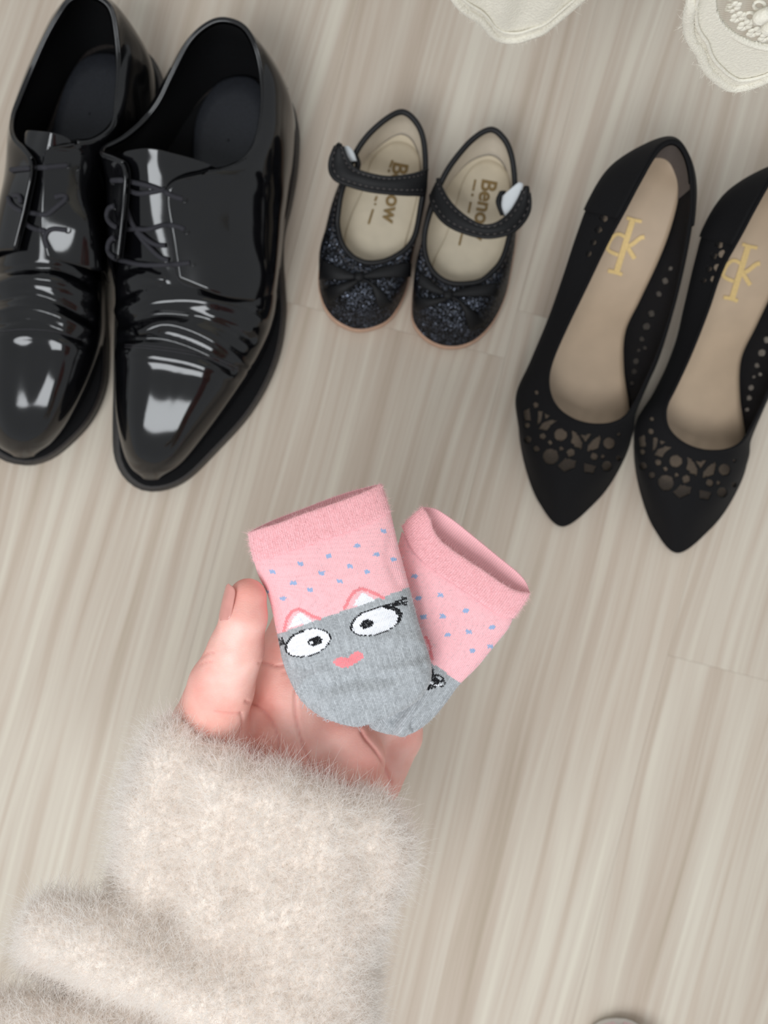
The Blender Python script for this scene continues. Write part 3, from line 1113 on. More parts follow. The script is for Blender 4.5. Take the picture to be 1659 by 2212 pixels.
k2 = [
    [(1058, 335), (1060, 294, .030), (1060, 280, .052)], [(1085, 350), (1092, 312, .030), (1088, 299, .051)],
    [(1100, 385), (1108, 348, .030), (1103, 330, .049)], [(1108, 425), (1116, 392, .028), (1110, 368, .046)],
    [(1112, 470), (1118, 440, .027), (1112, 412, .043)], [(1111, 520), (1114, 495, .026), (1109, 460, .039)],
    [(1104, 572), (1107, 545, .025), (1100, 513, .036)], [(1091, 635), (1092, 592, .026), (1085, 560, .034)],
    [(1069, 685), (1068, 635, .028), (1063, 588, .033)], [(1042, 720), (1038, 665, .029), (1038, 607, .033)],
    [(1010, 741), (1002, 685, .029), (1006, 613, .033)], [(974, 747), (964, 685, .029), (975, 612, .033)],
    [(941, 740), (931, 670, .029), (949, 600, .033)], [(912, 720), (907, 640, .028), (929, 577, .033)],
    [(893, 688), (898, 605, .027), (918, 545, .034)], [(892, 640), (900, 570, .026), (917, 510, .036)],
    [(901, 575), (913, 520, .027), (924, 475, .039)], [(917, 505), (922, 462, .029), (938, 433, .042)],
    [(944, 445), (939, 412, .031), (952, 396, .044)], [(975, 392), (964, 368, .032), (977, 352, .047)],
    [(1015, 350), (1006, 315, .032), (1020, 302, .050)]]
k2 = [[(s[0][0], s[0][1], .010), s[1], s[2]] for s in k2]
girls_shoe(dict(
    label="girl's black strap shoe with a bow, next to the men's shoes, strap tip curled",
    st=k1, pad=[(787, 400), (800, 350), (822, 322), (852, 306), (884, 312), (906, 340), (906, 400), (896, 450), (880, 510), (858, 580), (800, 600), (752, 580), (742, 530), (756, 470)],
    word=(851, 348, -101), wsize=47, knot=(776, 600),
    small=[(848, 346, 842, 362), (841, 366, 839, 372), (814, 424, 810, 434), (811, 439, 810, 443), (806, 452, 796, 484)],
    strap_up=[(922, 366, .044), (908, 374, .049), (881, 381, .053), (839, 385, .055), (797, 378, .056), (766, 366, .056), (748, 343, .057), (740, 320, .060), (735, 311, .062)],
    strap_lo=[(915, 421, .042), (898, 420, .047), (866, 419, .051), (806, 413, .053), (760, 402, .053), (722, 385, .053), (713, 356, .054), (722, 324, .058), (730, 311, .062)],
    tape_a=[(742, 318, .054), (748, 336, .052), (757, 350, .050)], tape_b=[(752, 316, .054), (763, 328, .052), (770, 348, .050)],
    tab_a=[(765, 338, .046), (768, 352, .045), (768, 372, .044)], tab_b=[(772, 336, .046), (778, 354, .045), (774, 372, .044)],
    bow=[([(776, 598), (740, 582), (700, 562)], [(776, 604), (738, 606), (696, 602)]),
         ([(778, 598), (820, 580), (882, 566)], [(778, 604), (820, 602), (880, 596)]),
         ([(774, 604), (740, 612), (704, 622)], [(776, 610), (748, 630), (714, 652)]),
         ([(778, 606), (800, 618), (816, 664)], [(786, 604), (818, 622), (844, 652)])]))
girls_shoe(dict(
    label="girl's black strap shoe on the pumps' side, white hook tape showing under its strap",
    st=k2, pad=[(985, 440), (1000, 390), (1022, 358), (1052, 345), (1082, 356), (1100, 385), (1102, 450), (1098, 520), (1080, 590), (1040, 640), (970, 650), (930, 610), (938, 560), (962, 510)],
    word=(1043, 385, -101), wsize=47, knot=(967, 639),
    small=[(1027, 388, 1022, 412), (1021, 418, 1020, 424), (1017, 436, 1012, 460), (998, 505, 992, 530)],
    strap_up=[(946, 388, .044), (951, 403, .047), (971, 438, .052), (1002, 468, .055), (1038, 488, .057), (1071, 485, .058), (1101, 463, .058), (1122, 431, .059), (1134, 403, .061)],
    strap_lo=[(931, 422, .042), (935, 446, .046), (958, 478, .050), (995, 499, .053), (1047, 512, .055), (1092, 506, .056), (1122, 488, .056), (1143, 452, .057), (1141, 405, .060)],
    tape_a=[(1086, 424, .050), (1084, 445, .050), (1092, 468, .050)], tape_b=[(1120, 394, .055), (1130, 402, .055), (1110, 462, .052)],
    tab_a=[(1080, 414, .046), (1072, 436, .045), (1082, 466, .044)], tab_b=[(1092, 412, .046), (1083, 436, .045), (1094, 468, .044)],
    bow=[([(966, 636), (940, 615), (909, 590)], [(966, 642), (932, 632), (905, 616)]),
         ([(969, 636), (1010, 622), (1070, 612)], [(969, 642), (1010, 642), (1068, 638)]),
         ([(964, 642), (932, 645), (902, 641)], [(966, 650), (932, 662), (902, 666)]),
         ([(970, 644), (994, 660), (1014, 712)], [(978, 640), (1012, 664), (1044, 694)])]))

# ------------------------------------------------------------------ high-heeled pumps
pump_st = [
    [(1440, 345, .066), (1449, 303, .090), (1457, 308, .112)], [(1462, 385, .064), (1482, 342, .088), (1481, 335, .110)],
    [(1464, 430, .062), (1497, 398, .085), (1493, 388, .105)], [(1447, 500, .055), (1493, 472, .075), (1492, 462, .095)],
    [(1420, 570, .045), (1477, 560, .062), (1476, 560, .080)], [(1382, 650, .030), (1450, 662, .047), (1456, 655, .066)],
    [(1350, 720, .016), (1417, 770, .030), (1426, 750, .055)], [(1348, 800, .008), (1394, 830, .022), (1400, 812, .048)],
    [(1360, 880, .004), (1372, 893, .018), (1373, 868, .043)], [(1362, 950, .003), (1365, 930, .020), (1351, 900, .042)],
    [(1330, 1025, .003), (1325, 990, .024), (1325, 914, .042)], [(1285, 1085, .003), (1278, 1030, .025), (1298, 918, .042)],
    [(1215, 1137, .004), (1220, 1050, .024), (1268, 916, .042)], [(1165, 1085, .003), (1180, 1010, .025), (1237, 906, .042)],
    [(1136, 1010, .003), (1148, 955, .026), (1209, 887, .042)], [(1122, 930, .004), (1126, 900, .026), (1191, 860, .044)],
    [(1128, 860, .006), (1119, 848, .028), (1184, 822, .048)], [(1160, 780, .014), (1148, 780, .035), (1193, 777, .055)],
    [(1205, 690, .026), (1185, 690, .045), (1223, 707, .064)], [(1245, 600, .040), (1215, 605, .058), (1266, 618, .075)],
    [(1285, 510, .053), (1248, 505, .072), (1310, 526, .088)], [(1310, 440, .060), (1276, 435, .080), (1350, 452, .099)],
    [(1345, 380, .064), (1320, 366, .085), (1386, 384, .107)], [(1395, 345, .066), (1385, 321, .089), (1424, 322, .111)]]
C3 = 2.968

def c5(x, y):
    return (1100 + x / C3, 720 + y / C3)

def c4(x, y):
    return (1100 + x / C3, 280 + y / C3)

def disc(x, y, r):
    a = np.arange(20) / 20 * 2 * math.pi
    return np.c_[x + r * np.cos(a), y + r * np.sin(a)]

holes = [disc(*c5(330, 650), 13.5), disc(*c5(215, 660), 6.5), disc(*c5(265, 790), 17), disc(*c5(395, 765), 8.5), disc(*c5(545, 790), 8),
         disc(*c5(640, 705), 13), disc(*c5(262, 700), 4.5), disc(*c5(335, 738), 4.5), disc(*c5(600, 790), 4.5), disc(*c5(170, 460), 6),
         disc(*c5(175, 380), 4.5), disc(*c5(115, 590), 6), disc(*c5(120, 680), 8), disc(*c5(625, 850), 11), disc(*c5(175, 740), 7), disc(*c5(700, 800), 6),
         np.array([c5(x, y) for x, y in ((190, 612), (215, 575), (265, 555), (305, 560), (265, 590), (240, 625))]),
         np.array([c5(x, y) for x, y in ((402, 620), (440, 650), (468, 700), (462, 745), (430, 730), (395, 700), (405, 665))]),
         np.array([c5(x, y) for x, y in ((458, 652), (525, 648), (488, 700))]),
         np.array([c5(x, y) for x, y in ((580, 655), (588, 675), (570, 740), (520, 750), (500, 765), (505, 720), (540, 680))]),
         np.array([c5(x, y) for x, y in ((185, 500), (215, 500), (205, 560), (180, 590))]),
         np.array([c5(x, y) for x, y in ((225, 515), (262, 528), (235, 548))]),
         np.array([c5(x, y) for x, y in ((310, 850), (360, 800), (430, 820), (420, 860), (350, 890))]),
         np.array([c5(x, y) for x, y in ((90, 500), (130, 480), (140, 560), (95, 560))]),
         np.array([c5(x, y) for x, y in ((480, 830), (560, 850), (540, 900), (480, 890))]),
         np.array([c5(x, y) for x, y in ((690, 640), (715, 635), (712, 655), (695, 660))])]
for (x, y, r) in ((600, 560, 8), (572, 640, 8), (540, 722, 7), (508, 795, 6.5), (625, 500, 5), (1000, 970, 7), (960, 1055, 6), (912, 1180, 7), (880, 1262, 8), (850, 1345, 5),
                  (1035, 890, 5), (870, 1400, 4)):
    holes.append(disc(*c4(x, y), r))
holes.append(np.array([c4(x, y) for x, y in ((640, 470), (700, 450), (670, 500))]))
holes.append(np.array([c4(x, y) for x, y in ((610, 480), (640, 540), (625, 590), (600, 590), (630, 540))]))
for (x, y, r) in ((850, 35, 5), (812, 180, 6.5), (800, 245, 6), (785, 320, 5), (830, 110, 4)):
    holes.append(disc(*c5(x, y), r))

def pump(du, dv, label):
    root = thing('high_heel_pump', label, 'shoe', "pair of women's black pumps")
    st = [[(u + du, v + dv, z) for u, v, z in s] for s in pump_st]
    if du:
        for i, lev, dx in ((14, 1, 2), (15, 1, 5), (16, 1, 13), (17, 1, 27), (18, 1, 26), (19, 1, 16), (20, 1, 6), (16, 2, 6), (17, 2, 18), (18, 2, 20), (19, 2, 12), (17, 0, 10), (18, 0, 8)):
            u_, v_, z_ = st[i][lev]
            st[i][lev] = (u_ + dx, v_, z_)
    na, nu = 1000, 84
    G = loft(st, na, nu)
    N = grid_normals(G, True)
    ctr = G.mean((0, 1))
    if ((G - ctr)[:30] * N[:30]).sum() < 0:
        N = -N
    F = grid_faces(nu, na, True)
    V = G.reshape(-1, 3)
    fc = proj(V[F].mean(1)) - np.array([du, dv])
    cut = np.zeros(len(F), bool)
    extra = [disc(1316, 452, 8), disc(1311, 492, 9), disc(1300, 521, 8), disc(1292, 546, 7), np.array([(1334, 428), (1360, 421), (1344, 440)])] if du else []
    for h in holes + extra:
        bb0, bb1 = h.min(0), h.max(0)
        near = ((fc > bb0) & (fc < bb1)).all(1)
        idx = np.where(near)[0]
        cut[idx[in_poly(fc[idx], h)]] = True
    # keep a solid rim at the top line and above the sole
    row = np.repeat(np.arange(nu - 1), na)
    cut &= (row < nu - 7) & (row > 8)
    up = raw_mesh('upper', V, F[~cut], M['suede'], root)
    solid(up, 0.0009, 0)
    g2 = (G - N * 0.0009)[::3, ::4]
    raw_mesh('mesh_lining', g2.reshape(-1, 3), grid_faces(g2.shape[0], g2.shape[1], True), M['sheer'], root)
    tube('topline_binding', G[-1][::20], 0.0010, M['suede'], root, closed=True, n=260, sides=8)
    # heel counter, a smooth overlay round the back, and its grey lining
    kk = np.r_[np.arange(int(na * 20.7 / 24), na), np.arange(0, int(na * 3.3 / 24))][::4]
    gc = (G + N * 0.0011)[6::4][:, kk]
    solid(raw_mesh('heel_counter', gc.reshape(-1, 3), grid_faces(*gc.shape[:2]), M['suede'], root), 0.0009, 0)
    kk = np.r_[np.arange(int(na * 21.9 / 24), na), np.arange(0, int(na * 2.2 / 24))][::4]
    gl = (G - N * 0.0016)[2::4][:, kk]
    raw_mesh('heel_lining', gl.reshape(-1, 3), grid_faces(*gl.shape[:2]), M['grey_lining'], root)
    # footbed
    bot = crom(PA(np.array([s[0] for s in st], float)), 240, True)
    right = bot[2:113]                         # back -> toe on the right
    left = bot[::-1][1:112][:len(right)]
    n = len(right)
    ra, la = arc_resample(right, 80), arc_resample(left, 80)
    ins = (0.02 + 0.20 * np.clip((np.arange(80) - 58) / 21, 0, 1) ** 2)[:, None]
    t = (ins + (1 - 2 * ins) * np.linspace(0, 1, 16)[None])[..., None]
    W = ra[:, None] * (1 - t) + la[:, None] * t
    W[..., 2] += 0.0028 - 0.001 * np.sin(np.linspace(0, math.pi, 16))[None]
    fb = raw_mesh('footbed', W.reshape(-1, 3), grid_faces(80, 16), M['nude'], root)
    solid(fb, 0.002, 0)
    # outsole under everything
    W2 = ra[:, None] * (1 - t) + la[:, None] * t
    W2[..., 2] -= 0.0008
    solid(raw_mesh('outsole', W2.reshape(-1, 3), grid_faces(80, 16), M['sole_black'], root), 0.003, 0)
    # slim heel: stacked rings from the heel seat to the floor
    hc = PA(np.array([(1405 + du, 420 + dv, .062)], float))[0]
    rings = []
    for f, rx, ry, dy in ((0, .0185, .0210, .003), (.08, .017, .020, .004), (.25, .012, .0145, .008), (.5, .0078, .009, .012), (.8, .0056, .006, .013), (1, .006, .0062, .0135)):
        a = np.arange(28) / 28 * 2 * math.pi
        z = (hc[2] - 0.016) * (1 - f)
        rings.append(np.c_[hc[0] + rx * np.cos(a), hc[1] + dy + ry * np.sin(a), np.full(28, z)])
    HG = crom(np.array(rings), 24)
    HV = HG.reshape(-1, 3)
    HF = grid_faces(24, 28, True).tolist() + [list(range(28)), [23 * 28 + i for i in range(28)][::-1]]
    raw_mesh('heel', HV, HF, M['suede'], root)
    # gold monogram pressed on the footbed
    bv = bvh_of([fb])
    strokes = [([(1365, 475), (1331, 584)], 6.3), ([(1352, 470), (1368, 475), (1385, 478)], 3.6), ([(1312, 583), (1328, 586), (1343, 591)], 4.0),
               ([(1350, 512), (1340, 506), (1331, 505), (1321, 512), (1314, 524), (1311, 536), (1319, 543), (1334, 549)], 3.8),
               ([(1351, 534), (1368, 524), (1382, 513), (1391, 511)], 4.4), ([(1354, 532), (1362, 545), (1370, 557)], 4.6)]
    parts = []
    for pl, w in strokes:
        q = np.array(pl, float) + np.array([du, dv])
        s = arc_resample(q, 24)
        t_ = np.gradient(s, axis=0)
        t_ /= np.linalg.norm(t_, axis=1, keepdims=True)
        nn = np.c_[-t_[:, 1], t_[:, 0]]
        g = np.stack([s - nn * w, s - nn * w * 0.4, s + nn * w * 0.4, s + nn * w], 1)
        Wd = drape(bv, g.reshape(-1, 2), 0.0018)
        parts.append((Wd, grid_faces(24, 4)))
    Vv, Ff = join_vf(parts)
    raw_mesh('gold_monogram', Vv, Ff, M['gold'], root)
    return root

pump(0, 0, "black pump with cut-out pattern and gold monogram, wholly in view beside the girl's shoes")
pump(249, 57, "black pump with cut-out pattern, cut off by the right edge of the picture")

# ------------------------------------------------------------------ hair curves
def strands(name, roots, dirs, length, rad, mat, parent, npt=6, curl=0.3, seed=1, gravity=0.0, taper=0.25):
    r = np.random.default_rng(seed)
    n = len(roots)
    t = np.linspace(0, 1, npt)[None, :, None]
    d = dirs / np.linalg.norm(dirs, axis=1, keepdims=True)
    L = length[:, None, None] if hasattr(length, '__len__') else length
    bend = r.normal(size=(n, 3)) * curl
    bend2 = r.normal(size=(n, 3)) * curl * 0.5
    pos = roots[:, None] + d[:, None] * t * L + bend[:, None] * (t ** 2) * L + bend2[:, None] * np.sin(t * 5.0) * L * 0.25
    hc = bpy.data.hair_curves.new(name)
    hc.add_curves([npt] * n)
    hc.points.foreach_set('position', pos.astype(np.float32).ravel())
    at = hc.attributes.get('radius') or hc.attributes.new('radius', 'FLOAT', 'POINT')
    rr = rad * (1 - (1 - taper) * np.linspace(0, 1, npt))
    at.data.foreach_set('value', np.tile(rr, n).astype(np.float32))
    hc.materials.append(mat)
    o = bpy.data.objects.new(name, hc)
    col.objects.link(o)
    if parent:
        o.parent = parent
    o['kind'] = 'stuff'
    return o

def sample_mesh(V, F, n, seed, weight=None):
    r = np.random.default_rng(seed)
    a = np.linalg.norm(np.cross(V[F[:, 2]] - V[F[:, 0]], V[F[:, 3]] - V[F[:, 1]]), axis=1)
    if weight is not None:
        a = a * weight
    i = r.choice(len(F), n, p=a / a.sum())
    s, t = r.random((2, n, 1))
    q = V[F[i]]
    p = (q[:, 0] * (1 - s) + q[:, 1] * s) * (1 - t) + (q[:, 3] * (1 - s) + q[:, 2] * s) * t
    return p, i

# ------------------------------------------------------------------ the hand
person = thing('person', 'person holding two small socks on an open palm, in a fluffy cream sweater', 'person')

def sdf_mesh(lo, hi, c, fn):
    xs = np.arange(lo[0], hi[0], c, dtype=np.float32)
    ys = np.arange(lo[1], hi[1], c, dtype=np.float32)
    zs = np.arange(lo[2], hi[2], c, dtype=np.float32)
    X, Y, Z = np.meshgrid(xs, ys, zs, indexing='ij')
    D = fn(X, Y, Z)
    return surface_nets(D, np.array(lo, float), c)

def hand_fn(X, Y, Z):
    C = lambda pts: caps_sdf(X, Y, Z, pts)
    palm = C([(632, 1480, .226, 82), (655, 1600, .226, 92), (650, 1740, .222, 92)])
    palm = smin(palm, C([(735, 1470, .218, 80), (735, 1600, .220, 78), (690, 1760, .220, 80)]), .006)
    palm = smin(palm, C([(800, 1480, .212, 70), (810, 1560, .212, 72)]), .008)
    palm = smin(palm, C([(740, 1590, .231, 62), (762, 1640, .232, 66), (735, 1740, .228, 80)]), .0035)
    edge = C([(862, 1500, .206, 58), (858, 1590, .208, 50), (826, 1690, .212, 40)])
    palm = smin(palm, edge, .0035)
    wrist = C([(660, 1720, .215, 110), (620, 1850, .210, 120), (560, 2000, .205, 120)])
    wrist = smin(wrist, C([(745, 1700, .215, 90), (700, 1850, .210, 105), (640, 2000, .205, 110)]), .01)
    palm = smin(palm, wrist, .008)
    index = C([(612, 1500, .231, 62), (618, 1400, .228, 54), (650, 1310, .224, 47), (690, 1235, .226, 40), (706, 1205, .229, 34)])
    middle = C([(705, 1460, .222, 58), (752, 1345, .215, 50), (785, 1260, .213, 44), (808, 1205, .217, 36), (812, 1196, .220, 30)])
    ring = C([(790, 1475, .215, 55), (850, 1375, .208, 48), (900, 1290, .207, 43), (930, 1232, .211, 36), (936, 1222, .214, 32)])
    little = C([(855, 1515, .206, 48), (915, 1430, .202, 42), (960, 1355, .203, 37), (985, 1305, .207, 31), (992, 1290, .209, 28)])
    d = palm
    palm = smin(palm, C([(535, 1560, .226, 50), (560, 1490, .224, 50), (600, 1420, .222, 45)]), .004)
    d = smin(d, palm, .002)
    for f in (index, middle, ring, little):
        d = smin(d, f, .0022)
    web = C([(556, 1545, .236, 30), (580, 1590, .237, 38), (590, 1660, .234, 46)])
    d = smin(d, web, .0030)
    thumb = C([(440, 1760, .216, 96), (436, 1660, .226, 92), (450, 1570, .240, 80), (479, 1482, .254, 70), (511, 1402, .263, 59), (527, 1335, .267, 49), (535, 1290, .267, 41)])
    thumb = smin(thumb, C([(520, 1760, .222, 100), (500, 1660, .228, 80), (480, 1590, .238, 70)]), .006)
    d = smin(d, thumb, .0028)
    return d

lo = (P(300, 0, .19)[0], P(0, 1960, .19)[1], .172)
hi = (P(1070, 0, .19)[0], P(0, 1080, .19)[1], .296)
V, F = sdf_mesh(lo, hi, 0.00085, hand_fn)
V = relax(V, F, 2)
N = vert_normals(V, F)
if (N * (V - V.mean(0))).sum() < 0:
    N = -N
    F = F[:, ::-1]
uv = proj(V)
topf = np.clip(N[:, 2] * 2, 0, 1)
redness = np.zeros(len(V))
disp = np.zeros(len(V))
palm_creases = [
    ([(532, 1515), (555, 1524), (574, 1540), (592, 1566), (600, 1590), (602, 1627)], 3.5, .0011),
    ([(639, 1490), (638, 1519), (641, 1556), (648, 1590), (658, 1620), (672, 1655)], 3.2, .0012),
    ([(780, 1580), (789, 1596), (803, 1612), (818, 1632), (832, 1658), (846, 1690)], 3.5, .0013),
    ([(560, 1432), (580, 1434), (600, 1438), (622, 1434)], 3.0, .0010),
    ([(612, 1452), (624, 1450), (634, 1446)], 2.5, .0006),
    ([(463, 1538), (490, 1541), (521, 1540)], 3.0, .0006),
    ([(521, 1540), (523, 1560), (520, 1580), (516, 1592)], 3.0, .0009),
    ([(436, 1420), (448, 1412), (462, 1410)], 2.5, .0005),
    ([(432, 1436), (446, 1430), (458, 1430)], 2.5, .0004),
    ([(600, 1627), (630, 1632), (660, 1634)], 2.5, .0003),
    ([(540, 1592), (560, 1590), (580, 1600), (592, 1620)], 2.5, .0005),
]
for poly, wd, dep in palm_creases:
    s = arc_resample(np.array(poly, float), 20)
    d = seg_dist(uv, s)
    e = np.exp(-(d / (wd * 0.8)) ** 2)
    disp -= dep * 0.75 * e * topf
    disp += 0.10 * dep * np.exp(-((d - 9) / 6) ** 2) * topf
    redness = np.maximum(redness, e * topf)
disp += 0.00025 * vnoise(V, 260, 3)
V = V + N * disp[:, None]
# skin is rosier on the finger pads, thumb ball and along the folds
rosy = 0.5 + 0.5 * vnoise(V, 110, 5)
tip = np.exp(-((uv[:, 0] - 545) ** 2 + (uv[:, 1] - 1300) ** 2) / 70 ** 2)
pads = np.clip(0.35 * rosy + 0.45 * tip + 0.8 * redness, 0, 1)
colr = np.stack([1.0 - 0.03 * pads, 1.0 - 0.17 * pads, 1.0 - 0.16 * pads], -1)
hand = raw_mesh('body', V, F, M['skin'], person, colors=colr)
hand['label'] = 'left hand and wrist with the palm up'

# thumb nail on the outer side
ax0, ax1 = np.array(P(526, 1342, .267)), np.array(P(535, 1264, .267))
ax = ax1 - ax0
ax /= np.linalg.norm(ax)
out = np.array([-1.0, 0.05, 0.62])
out -= ax * (out @ ax)
out /= np.linalg.norm(out)
side = np.cross(ax, out)
n, m = 16, 14
NV = []
for i in range(n):
    f = i / (n - 1)
    base = ax0 + (ax1 - ax0) * f
    r = (51 - 4 * f - 5 * f * f) * 0.353 / FP + 0.0003
    wdt = 0.62 * math.sqrt(max(0.0, 1 - (2 * f - 1) ** 6))
    for j in range(m):
        a = (j / (m - 1) * 2 - 1) * wdt
        NV.append(base + r * (math.cos(a) * out + math.sin(a) * side))
nl = raw_mesh('thumb_nail', NV, grid_faces(n, m), M['nail'], hand)
solid(nl, 0.0005, 0)

# ------------------------------------------------------------------ fluffy sleeve
def sleeve_fn(X, Y, Z):
    C = lambda pts: caps_sdf(X, Y, Z, pts)
    d = C([(378, 1612, .256, 58), (345, 1740, .252, 72), (332, 1900, .244, 76), (330, 2330, .240, 80)])
    for pts in ([(478, 1676, .260, 66), (470, 1800, .252, 78), (460, 2330, .246, 92)], [(590, 1716, .260, 68), (590, 1840, .252, 80), (590, 2330, .246, 92)],
                [(694, 1752, .256, 68), (690, 1860, .250, 76), (680, 2330, .244, 90)],
                [(788, 1772, .248, 64), (812, 1835, .240, 72), (775, 1930, .240, 74), (715, 2050, .240, 76), (690, 2330, .240, 80)],
                [(400, 1700, .216, 110), (380, 2330, .212, 130)], [(560, 1760, .214, 120), (560, 2330, .210, 150)], [(700, 1800, .216, 110), (680, 2330, .212, 120)]):
        d = smin(d, C(pts), .010)
    roll = C([(120, 2000, .252, 62), (205, 2020, .256, 74), (320, 2075, .258, 74), (470, 2140, .257, 72), (620, 2185, .254, 68), (735, 2205, .246, 60)])
    roll = smin(roll, C([(105, 2040, .240, 60), (260, 2090, .240, 90), (420, 2200, .235, 100)]), .010)
    d = smin(d, roll, .007)
    low = C([(-160, 2230, .250, 80), (60, 2230, .254, 78), (260, 2270, .256, 80), (500, 2340, .250, 80)])
    d = smin(d, low, .005)
    return d

lo = (P(-330, 0, .2)[0], P(0, 2420, .2)[1], .155)
hi = (P(960, 0, .2)[0], P(0, 1480, .25)[1], .300)
SV, SF = sdf_mesh(lo, hi, 0.0019, sleeve_fn)
SV = relax(SV, SF, 3)
SN = vert_normals(SV, SF)
if (SN * (SV - SV.mean(0))).sum() < 0:
    SN = -SN
    SF = SF[:, ::-1]
SV = SV + SN * (0.0012 * vnoise(SV, 190, 9) + 0.0006 * vnoise(SV, 520, 11))[:, None]
sleeve = raw_mesh('sleeve', SV, SF, M['knit_base'], person)
sleeve['label'] = 'fluffy cream knitted sweater sleeve'
fc = SV[SF].mean(1)
fn_ = SN[SF[:, 0]]
vis = np.where(fn_[:, 2] > -0.25, 1.0, 0.25)
n_f = 115000
roots, ti = sample_mesh(SV, SF, n_f, 21, vis)
nr = SN[SF[ti, 0]]
noi = np.stack([vnoise(roots, 420, 31), vnoise(roots, 420, 32), vnoise(roots, 420, 33)], -1)
clump = np.stack([vnoise(roots, 2300, 41), vnoise(roots, 2300, 42), vnoise(roots, 2300, 43)], -1)
flow = np.tile(np.array([-0.10, 0.35, 0.0]), (n_f, 1))
dirs = nr * 0.62 + flow * 0.6 + noi * 0.30 + clump * 0.60 + rng.normal(size=(n_f, 3)) * 0.22
dn = (dirs * nr).sum(1, keepdims=True)
dirs = np.where(dn < 0.15, dirs + nr * (0.3 - dn), dirs)
Ls = rng.uniform(0.003, 0.0070, n_f)
strands('fur', roots, dirs, Ls, 0.000070, M['fur'], sleeve, npt=7, curl=0.5, seed=5)

# ------------------------------------------------------------------ socks
PINK = np.array(lin((253, 190, 195)))
PINK2 = np.array(lin((250, 182, 188)))
GREY = np.array(lin((170, 173, 176)))
WHITE = np.array(lin((240, 240, 246)))
BLACK = np.array(lin((22, 22, 26)))
ROSE = np.array(lin((242, 140, 146)))
BLUE = np.array(lin((158, 178, 214)))

def rot_ellipse(uv, c, a, b, deg):
    t = math.radians(deg)
    d = uv - np.array(c)
    x = d[:, 0] * math.cos(t) + d[:, 1] * math.sin(t)
    y = -d[:, 0] * math.sin(t) + d[:, 1] * math.cos(t)
    return np.sqrt((x / a) ** 2 + (y / b) ** 2), x, y

def pattern_one(uv, base_rand):
    line = (uv[:, 1] - (1372 - (uv[:, 0] - 595) * 0.354))
    c = np.where((line > 0)[:, None], GREY * (0.74 + 0.52 * base_rand[:, None]), PINK * (0.96 + 0.08 * base_rand[:, None]))

    def put(mask, colr):
        c[mask] = colr
    for (x, y) in ((829, 1148), (772, 1179), (813, 1198), (851, 1209), (710, 1202), (650, 1219), (589, 1236), (755, 1224), (696, 1239), (794, 1236), (734, 1256),
                   (634, 1260), (671, 1275), (612, 1294), (574, 1279)):
        put((np.abs(uv[:, 0] - x) < 6.2) & (np.abs(uv[:, 1] - y) < 4.0), BLUE)
    put(in_poly(uv, [(624, 1356), (634, 1336), (648, 1322), (662, 1333), (678, 1344)]), WHITE)
    put(in_poly(uv, [(762, 1312), (770, 1296), (782, 1281), (797, 1288), (812, 1298)]), WHITE)
    put(seg_dist(uv, [(614, 1362), (621, 1336), (632, 1320), (644, 1316), (660, 1322), (676, 1332), (690, 1337)]) < 3.4, ROSE)
    put(seg_dist(uv, [(745, 1314), (754, 1296), (762, 1282), (779, 1272), (796, 1276), (812, 1284), (828, 1292)]) < 3.4, ROSE)
    e, x, y = rot_ellipse(uv, (665, 1389), 52, 29, -17)
    put(e < 1.0, BLACK)
    w = 0.93 - 0.05 * ((x < 0) & (y < 0))
    put(e < w, WHITE)
    e, _, _ = rot_ellipse(uv, (681, 1386), 16, 10, -17)
    put(e < 1, BLACK)
    put(np.hypot(uv[:, 0] - 673, uv[:, 1] - 1389) < 3.4, WHITE)
    e, x, y = rot_ellipse(uv, (813, 1342), 58, 29, -17)
    put(e < 1.0, BLACK)
    w = 0.93 - 0.10 * ((x > 26) & (y < 14)) - 0.03 * (y < 0)
    put(e < w, WHITE)
    e, _, _ = rot_ellipse(uv, (793, 1349), 15, 9.5, -14)
    put(e < 1, BLACK)
    for seg in ([(818, 1313), (845, 1306), (876, 1293)], [(838, 1313), (860, 1306), (878, 1301)], [(868, 1290), (868, 1304), (876, 1306)],
                [(603, 1380), (608, 1390), (603, 1398)], [(610, 1378), (612, 1392)]):
        put(seg_dist(uv, seg) < 2.2, BLACK)
    put(in_poly(uv, [(718, 1430), (730, 1421), (744, 1420), (753, 1423), (760, 1413), (774, 1407), (784, 1413), (785, 1422), (771, 1432), (750, 1443), (733, 1442)]), ROSE)
    return c

def pattern_two(uv, base_rand):
    line = (uv[:, 1] - (1432 + (uv[:, 0] - 932) * 0.705))
    c = np.where((line > 0)[:, None], GREY * (0.74 + 0.52 * base_rand[:, None]), PINK * (0.96 + 0.08 * base_rand[:, None]))

    def put(mask, colr):
        c[mask] = colr
    for (x, y) in ((895, 1245), (951, 1286), (903, 1292), (1006, 1320), (956, 1332), (914, 1333), (1062, 1355), (1012, 1366), (966, 1371), (1020, 1406), (1058, 1397)):
        put((np.abs(uv[:, 0] - x) < 6.2) & (np.abs(uv[:, 1] - y) < 4.4), BLUE)
    put(seg_dist(uv, [(920, 1376), (928, 1395), (933, 1424)]) < 3.2, ROSE)
    put(seg_dist(uv, [(931, 1448), (933, 1462), (941, 1474)]) < 5.5, BLACK)
    put(seg_dist(uv, [(911, 1486), (924, 1485), (935, 1480)]) < 5.0, BLACK)
    for seg in ([(941, 1459), (951, 1459), (956, 1466)], [(945, 1468), (955, 1470), (961, 1477)], [(946, 1480), (956, 1482)]):
        put(seg_dist(uv, seg) < 2.0, BLACK)
    put(seg_dist(uv, [(927, 1472), (938, 1479), (950, 1478)]) < 1.2, WHITE)
    return c

